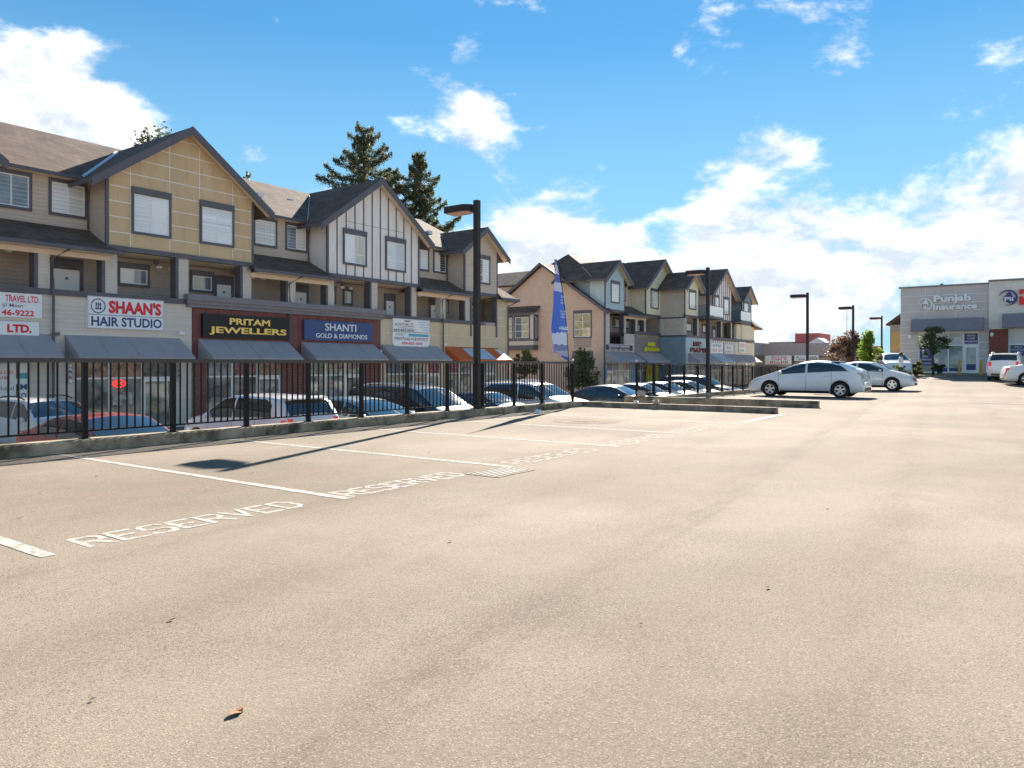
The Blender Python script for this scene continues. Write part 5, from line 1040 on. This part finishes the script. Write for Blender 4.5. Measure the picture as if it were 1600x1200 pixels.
        side('sill_trim', xr + ra + .03, xf - ra - .03, lambda x: .205, lambda x: .27, PLAST, s, up=False, n=6, k=1)
        if detail:
            for xx in (bp, x1 - .02, bp - .95): side('door_seam', xx - .006, xx + .006, lambda x: .29, lambda x: belt(x) - .0, PLAST, s, up=False, n=1, k=8, o=.002)
            for xx in (bp + .18, bp - .74): mb = MB(); yy = ylow(xx, belt(xx) - .13); mb.box(xx - .1, xx + .1, s * yy - .012 + (.012 if s > 0 else -.012), s * yy + .012 + (.012 if s > 0 else -.012), belt(xx) - .15, belt(xx) - .115); obj('door_handle', mb, pm, t, local=True)
        mb = MB(); xm = x1 - .12; ym = yup(xm, belt(xm) + .05); mb.lathe([(.005, -.11), (.06, -.09), (.085, 0), (.06, .09), (.005, .11)], (0, 0, 0), 'y', 10); mb.v = [(xm + a * .9, s * (ym + .12) + b, belt(xm) + .09 + c * .85) for a, b, c in mb.v]; mb.box(xm - .03, xm + .03, min(s * ym, s * (ym + .06)), max(s * ym, s * (ym + .06)), belt(xm) + .02, belt(xm) + .08); obj('mirror', mb, pm, t, local=True, smooth=True)
        if rails: mb = MB(); mb.tube([(x, s * (rwid(x) - .06), top(x) + (.045 if i not in (0, 5) else -.01)) for i, x in enumerate(np.linspace(-1.6, .2, 6))], .02, 6); obj('roof_rail', mb, PLAST if rails == 1 else ALU, t, local=True)
        for c in (xf, xr):
            yw = s * (hw0 - .125); r = P['r']; mb = MB(); hwid = .105
            mb.lathe([(r * .64, -hwid), (r * .93, -hwid), (r, -hwid * .7), (r, hwid * .7), (r * .93, hwid), (r * .64, hwid), (r * .64, -hwid)], (c, yw, r), 'y', 28); wh = obj('wheel', mb, TYRE, t, local=True, smooth=False)
            rm = MB(); y1 = yw + s * .085; y2 = yw + s * .03
            rm.lathe([(r * .64, (y1 - yw)), (r * .57, (y1 - yw)), (r * .56, (y2 - yw))], (c, yw, r), 'y', 28); rm.lathe([(.002, (y1 - yw)), (r * .16, (y1 - yw)), (r * .17, (y2 - yw))], (c, yw, r), 'y', 14)
            for q in range(spoke):
                a = 2 * math.pi * q / spoke + .3; ca, sa = math.cos(a), math.sin(a); wd0, wd1 = r * .10, r * .135
                pts = [(c + ca * r * .1 - sa * wd0, y1 - s * .008, r + sa * r * .1 + ca * wd0), (c + ca * r * .1 + sa * wd0, y1 - s * .008, r + sa * r * .1 - ca * wd0), (c + ca * r * .6 + sa * wd1, y1 - s * .004, r + sa * r * .6 - ca * wd1), (c + ca * r * .6 - sa * wd1, y1 - s * .004, r + sa * r * .6 + ca * wd1)]; rm.slab(pts, (0, -s * .03, 0))
            obj('rim', rm, rimm or RIM, wh, local=True); dk = MB(); dk.lathe([(.002, y2 - yw - s * .01), (r * .62, y2 - yw - s * .01)], (c, yw, r), 'y', 20); obj('brake_disc', dk, PLAST, wh, local=True)
    mb = MB(); mb.box(xr - ra, xf + ra, -hw0 * .66, hw0 * .66, .16, P['r'] * 2 + .02); obj('underbody_blocker', mb, DARKW, t, local=True)  # dark box added to block light passing through the wheel arches
    onto('number_plate', P['rear'][0] + .012, P['rear'][0] + .07, -.19, .19, PLATE, n=2, k=2, o=.014); onto('grille', L / 2 - .075, L / 2 - .02, -.55, .55, PLAST, n=4); 
    mb = MB(); mb.box(L / 2 - .10, L / 2 + .012, -.45, .45, .27, .38); obj('bumper_intake', mb, PLAST, t, local=True)
    mb = MB(); mb.box(-L / 2 - .012, -L / 2 + .1, -.62, .62, .28, .40); obj('rear_bumper_trim', mb, PLAST, t, local=True)
    if kind in ('suv', 'van', 'hatch'):
        xa = P['rw'][1] - .0; mb = MB(); za = top(xa); mb.slab([(xa + .16, -rwid(xa) * .88, top(xa + .16) + .006), (xa + .16, rwid(xa) * .88, top(xa + .16) + .006), (xa - .12, rwid(xa) * .84, za + .035), (xa - .12, -rwid(xa) * .84, za + .035)], (0, 0, -.03)); obj('spoiler', mb, pm, t, local=True)
    return t
SILVER = paint('silver', (.87, .86, .87), .0); SILV2 = paint('silver_warm', (.80, .79, .76), .0); WHT = paint('white', (.74, .74, .74)); CRED = paint('red', (.33, .035, .02), .15); CBLK = paint('black', (.012, .012, .014)); CGRY = paint('graphite', (.07, .075, .08), .3); CBLU = paint('ice_blue', (.25, .33, .36), .3)
UP, DN = R(90), R(-90)
gd = 'cars on the upper deck'; gl = 'cars in the lower car park'
make_car('silver liftback parked side-on with its nose to the far railing', 'car', 'hatch', SILVER, (31.85, 7.84, deckz(31.8)), UP, gd)
make_car('silver sedan showing its front wheel and nose behind the silver liftback', 'car', 'sedan', SILV2, (40.9, 7.35, deckz(41)), DN, gd)
make_car('white SUV facing out left of the insurance office', 'car', 'suv', WHT, (60.2, 8.9, deckz(60) - .02), R(180 + 18), gd, name='parked_suv')
make_car('white SUV seen from behind, parked before the insurance office', 'car', 'suv', WHT, (56.3, 1.85, deckz(56)), R(-3), gd, name='parked_suv', rails=2)
make_car('silver sedan cut by the right edge of the photo, tail toward us', 'car', 'sedan', SILV2, (51.2, -.35, deckz(51)), R(-80), gd)
def low(label, cat, kind, pm, u, v, h, **k): return make_car(label, cat, kind, pm, (u, v, lotz(u, v)), h, gl, **k)
low('dark red sedan close behind the railing at the far left', 'car', 'sedan', CRED, 7.45, 15.45, DN)
low('white SUV with black roof rails beyond the red sedan', 'car', 'suv', WHT, 9.6, 23.4, DN, rails=1, name='parked_suv', scale=.96)
low('white crossover seen from behind through the railing', 'car', 'suv', WHT, 12.05, 16.85, UP, name='parked_suv')
low('pale blue-grey hatchback facing the railing beside the white crossover', 'car', 'hatch', CBLU, 14.72, 15.6, DN)
low('black minivan facing the railing left of the lamp post', 'car', 'van', CBLK, 17.45, 16.3, DN, rails=2, name='parked_van')
low('black sedan between the minivan and the white SUV by the banner', 'car', 'sedan', CBLK, 20.4, 15.9, DN)
low('white SUV facing the deck at the end of the left railing', 'car', 'suv', WHT, 23.2, 15.6, DN, name='parked_suv', rails=2, scale=1.02)
low('black sedan behind the near end of the far railing', 'car', 'sedan', CBLK, 28.6, 15.2, DN)
low('graphite sedan in the middle of the row behind the far railing', 'car', 'sedan', CGRY, 31.6, 15.4, DN)
low('silver sedan in the row behind the far railing', 'car', 'sedan', SILVER, 34.5, 15.6, DN)
low('black SUV at the far end of the row behind the far railing', 'car', 'suv', CBLK, 40.2, 15.8, DN, name='parked_suv', rails=2)
low('white sedan behind the far railing, nearest the silver liftback', 'car', 'sedan', WHT, 37.3, 15.5, DN)

# ------------------------------------------------------------------ trees
BARK = mat('bark', (.09, .065, .045), .9, .3, 8, .4, 20)
def leafmat(nm, c, tr=.35):
    m = bpy.data.materials.new(nm); m.use_nodes = True; nt = m.node_tree; b = nt.nodes['Principled BSDF']; b.inputs['Roughness'].default_value = .6; b.inputs['Specular IOR Level'].default_value = .3
    g = nt.nodes.new('ShaderNodeNewGeometry'); rp = nt.nodes.new('ShaderNodeValToRGB'); e = rp.color_ramp.elements; e[0].color = (*[q * .55 for q in c], 1); e[1].color = (*[q * 1.5 for q in c], 1)
    nt.links.new(g.outputs['Random Per Island'], rp.inputs[0]); nt.links.new(rp.outputs[0], b.inputs['Base Color'])
    tl = nt.nodes.new('ShaderNodeBsdfTranslucent'); nt.links.new(rp.outputs[0], tl.inputs[0]); mx = nt.nodes.new('ShaderNodeMixShader'); mx.inputs[0].default_value = tr
    nt.links.new(b.outputs[0], mx.inputs[1]); nt.links.new(tl.outputs[0], mx.inputs[2]); nt.links.new(mx.outputs[0], nt.nodes['Material Output'].inputs[0]); return m
def leaves(name, centers, sizes, m_, par, up=.5):
    n = len(centers); nrm = rng.normal(size=(n, 3)); nrm[:, 2] = np.abs(nrm[:, 2]) + up; nrm /= np.linalg.norm(nrm, axis=1)[:, None]
    a = np.cross(nrm, rng.normal(size=(n, 3))); a /= np.linalg.norm(a, axis=1)[:, None]; b = np.cross(nrm, a); s = np.asarray(sizes)[:, None]
    v = np.stack([centers - a * s, centers - b * s * .5, centers + a * s, centers + b * s * .5], 1).reshape(-1, 3)
    me = bpy.data.meshes.new(name); me.vertices.add(len(v)); me.vertices.foreach_set('co', (v - np.array(ORG[par.name])).ravel()); me.loops.add(4 * n); me.loops.foreach_set('vertex_index', np.arange(4 * n, dtype=np.int32))
    me.polygons.add(n); me.polygons.foreach_set('loop_start', np.arange(0, 4 * n, 4, dtype=np.int32)); me.update(calc_edges=True); me.materials.append(m_)
    o = bpy.data.objects.new(name, me); COL.objects.link(o); o.parent = par; reg(o.name, ORG[par.name]); return o
def conifer(label, u, v, z0, zt, rad, m_, bare=.25, dens=1.0, name='conifer_tree', shape=.6, pw=.8):
    t = thing(name, label, 'tree', (u, v, z0), 'tall conifers behind the townhouses' if zt > 10 else None); h = zt - z0
    tr = MB(); tr.tube([(u, v, z0 + h * q) for q in (0, .25, .5, .75, .9, 1.0)], [h * .018, h * .014, h * .011, h * .006, h * .003, .01], 8); obj('trunk', tr, BARK, t, smooth=True)
    br = MB(); C = []; S = []; z = z0 + h * bare
    while z < zt - .15:
        f = (zt - z) / (h * (1 - bare)); r = min(rad, shape * (zt - z) ** pw) * random.uniform(.7, 1.12) + .2; k = random.randint(4, 6)
        a0 = random.uniform(0, 6.28)
        for i in range(k):
            a = a0 + 6.28 * i / k + random.uniform(-.3, .3); L_ = r * random.choice((.5, .7, .85, .95, 1.0)); up = random.uniform(.02, .42)
            d = Vector((math.cos(a), math.sin(a), 0)); tip = Vector((u, v, z)) + d * L_ + Vector((0, 0, L_ * up - L_ * .12)); mid = Vector((u, v, z)) + d * L_ * .55 + Vector((0, 0, L_ * up * .2 - L_ * .12))
            br.tube([(u, v, z), mid, tip], [.05, .03, .012], 4, cap=False); nn = int(170 * L_ * dens)
            for q in range(nn):
                s_ = random.random() ** .6; p = (Vector((u, v, z)).lerp(mid, s_ / .55) if s_ < .55 else mid.lerp(tip, (s_ - .55) / .45)); wd = .42 * (1.05 - s_ * .7) * (.6 + .25 * L_ / rad)
                sd_ = Vector((-d.y, d.x, 0)) * random.gauss(0, wd * .6); C.append(p + sd_ + Vector((0, 0, random.gauss(-.06, .17)))); S.append(random.uniform(.05, .14))
        z += random.uniform(.22, .45) * max(.55, h / 16)
    obj('branches', br, BARK, t); leaves('crown', np.array(C), S, m_, t, .2); return t
def broadleaf(label, u, v, z0, zt, rx, m_, trunk_h, name='tree', n=5000, leaf=.09, clumps=26, cat='tree', group=None, flat=1.0, trm=None):
    t = thing(name, label, cat, (u, v, z0), group); h = zt - z0; zc = z0 + trunk_h + (h - trunk_h) * .5; rz = (h - trunk_h) * .5
    tr = MB(); tr.tube([(u, v, z0), (u + .04, v, z0 + trunk_h * .6), (u, v + .03, z0 + trunk_h + rz * .5), (u, v, zc + rz * .7)], [h * .02 + .02, h * .016 + .015, h * .01 + .008, .01], 8); obj('trunk', tr, trm or BARK, t, smooth=True)
    br = MB(); C = []; S = []
    for i in range(clumps):
        while True:
            q = np.array([random.uniform(-1, 1) for _ in range(3)])
            if .35 < np.linalg.norm(q) < 1.08: break
        tap = 1 - .45 * max(0, q[2]); c = Vector((u + q[0] * rx * .82 * tap, v + q[1] * rx * .82 * tap, zc + q[2] * rz * .85)); br.tube([(u, v, z0 + trunk_h + (c.z - z0 - trunk_h) * .4), (Vector((u, v, c.z)) + c) / 2 - Vector((0, 0, .1)), c], [.03 * h / 5 + .008, .02, .008], 4, cap=False)
        cr = rx * random.uniform(.14, .36); k = n // clumps; P_ = rng.normal(size=(k, 3)); P_ /= np.linalg.norm(P_, axis=1)[:, None]; P_ *= (rng.random((k, 1)) ** .45) * np.array([cr, cr, cr * .7 * rz / rx * flat]); C.append(P_ + np.array(c)); S.append(rng.uniform(leaf * .6, leaf * 1.3, k))
    obj('limbs', br, trm or BARK, t); leaves('crown', np.concatenate(C), np.concatenate(S), m_, t); return t
CON = leafmat('conifer_needles', (.13, .14, .08), .4); GRN = leafmat('leaf_green', (.11, .15, .06), .4); LIME = leafmat('leaf_lime', (.20, .30, .04), .45); MAP = leafmat('leaf_copper', (.20, .115, .075), .4); DKG = leafmat('leaf_dark_green', (.075, .115, .055), .4); YGR = leafmat('leaf_yellow_green', (.10, .12, .045), .35)
conifer('taller broad conifer behind the grey batten gable', 51.5, 55, -1.5, 25.2, 5.0, CON, .42, 1.1, shape=1.65, pw=.58)
conifer('slimmer pointed conifer left of the tall lamp post', 56.4, 52, -1.5, 23.4, 4.4, CON, .3, 1.3, shape=.85, pw=.74)
broadleaf('leafy treetop showing over the left end of the ochre gable', 25.8, 48, -1.5, 18.9, 2.3, YGR, 8, n=3200, leaf=.14, clumps=44, group='trees behind the first row')
broadleaf('small leafy treetop peeking over the ochre gable ridge', 28.6, 48, -1.5, 18.2, 1.5, YGR, 11, n=1700, leaf=.13, group='trees behind the first row')
broadleaf('small leafy treetop right of the ochre gable', 33.4, 48, -1.5, 16.2, 1.3, YGR, 9, n=1500, leaf=.13, group='trees behind the first row')
broadleaf('young green tree between the two townhouse rows, by the box bay', 49.3, 34, -1.3, 2.7, 1.2, GRN, 1.2, n=3000, leaf=.09, clumps=34, group='trees between the rows')
conifer('dark wispy pine before the tan end gable', 52.6, 30.6, -1.2, 2.6, 1.5, GRN, .22, .28, name='pine_tree', shape=1.05, pw=.6)
broadleaf('copper-leaved tree in the middle distance on the right', 80.8, 16, -.6, 5.0, 2.5, MAP, 1.0, n=7000, leaf=.12, clumps=60)
broadleaf('bright lime green tree by the white SUV', 62.0, 10.7, .2, 4.0, 1.1, LIME, .6, n=4200, leaf=.09, clumps=46)
broadleaf('slim green planter tree in front of the insurance office', 60.3, 6.35, .5, 4.15, 1.2, GRN, 1.0, n=2600, leaf=.085, clumps=44)
broadleaf('pale tree beyond the far end of the second row', 108, 36.5, -1.5, 5.6, 2.2, LIME, 1.6, n=2600, leaf=.2)
for (u, v, h, r, mt, nm) in [(59.4, 7.3, .9, .5, DKG, 'low dark shrub at the foot of the planter tree'), (59.6, 6.0, .85, .55, DKG, 'rounded dark shrub in the office planter'), (57.0, 8.0, .8, .5, LIME, 'yellow-green shrub beside the white shirted person'), (57.6, 7.0, .65, .4, YGR, 'pale shrub left of the planter bed')]:
    broadleaf(nm, u, v, deckz(u) + .02, deckz(u) + h + .15, r, mt, .12, name='shrub', n=1800, leaf=.06, clumps=14, cat='shrub', group='planter shrubs')

# ------------------------------------------------------------------ person in a white shirt
def person(label, u, v, z, heading):
    J = [(0, 0, .93), (0, 0, 1.12), (0, 0, 1.32), (0, 0, 1.46), (.01, 0, 1.55), (.02, 0, 1.66), (.02, 0, 1.74),
         (0, .19, 1.40), (.03, .25, 1.14), (.14, .24, .92), (.18, .23, .84), (0, -.19, 1.40), (-.05, -.25, 1.14), (.05, -.25, .92), (.09, -.24, .84),
         (.0, .095, .88), (.06, .10, .50), (-.06, .10, .09), (.10, .10, .035), (0, -.095, .88), (.10, -.10, .50), (.16, -.10, .09), (.32, -.10, .035)]
    Ed = [(0, 1), (1, 2), (2, 3), (3, 4), (4, 5), (5, 6), (2, 7), (7, 8), (8, 9), (9, 10), (2, 11), (11, 12), (12, 13), (13, 14), (0, 15), (15, 16), (16, 17), (17, 18), (0, 19), (19, 20), (20, 21), (21, 22)]
    Rr = [.15, .14, .155, .07, .065, .095, .07, .075, .055, .042, .045, .075, .055, .042, .045, .10, .065, .045, .04, .10, .065, .045, .04]
    me = bpy.data.meshes.new('body'); me.from_pydata(J, Ed, []); o = bpy.data.objects.new('tmp', me); COL.objects.link(o)
    sm = o.modifiers.new('s', 'SKIN'); sb = o.modifiers.new('b', 'SUBSURF'); sb.levels = 2; sb.render_levels = 2
    for i, r in enumerate(Rr): me.skin_vertices[0].data[i].radius = (r, r)
    me.skin_vertices[0].data[0].use_root = True
    dg = bpy.context.evaluated_depsgraph_get(); m2 = bpy.data.meshes.new_from_object(o.evaluated_get(dg)); bpy.data.objects.remove(o)
    t = thing('person', label, 'person', (u, v, z), None, heading)
    for q in (mat('skin', (.28, .15, .09), .6), mat('shirt_white', (.76, .76, .77), .8), mat('trousers_dark', (.05, .05, .06), .8)): m2.materials.append(q)
    for p in m2.polygons:
        c = p.center; p.use_smooth = True; p.material_index = 0 if c.z > 1.5 or (c.z < .93 and abs(c.y) > .2) else 1 if c.z > .86 else 2
    b_ = bpy.data.objects.new('body', m2); COL.objects.link(b_); b_.parent = t
    mb = MB(); mb.lathe([(.002, 1.80), (.07, 1.785), (.115, 1.73), (.118, 1.67), (.10, 1.61), (.085, 1.58)], (-.005, 0, 0), k=16); h_ = obj('hair', mb, mat('hair_dark', (.03, .018, .012), .7), t, local=True, smooth=True)
    mb = MB(); mb.lathe([(.205, .80), (.20, .92), (.185, 1.05), (.20, 1.25), (.19, 1.38), (.10, 1.47)], (0, 0, 0), k=20); mb.v = [(x * .72, y * 1.15, z_) for x, y, z_ in mb.v]; obj('shirt', mb, MATS['shirt_white'], t, local=True, smooth=True)
person('person in a white shirt walking by the white SUV', 55.6, 7.75, deckz(55.6), R(100))
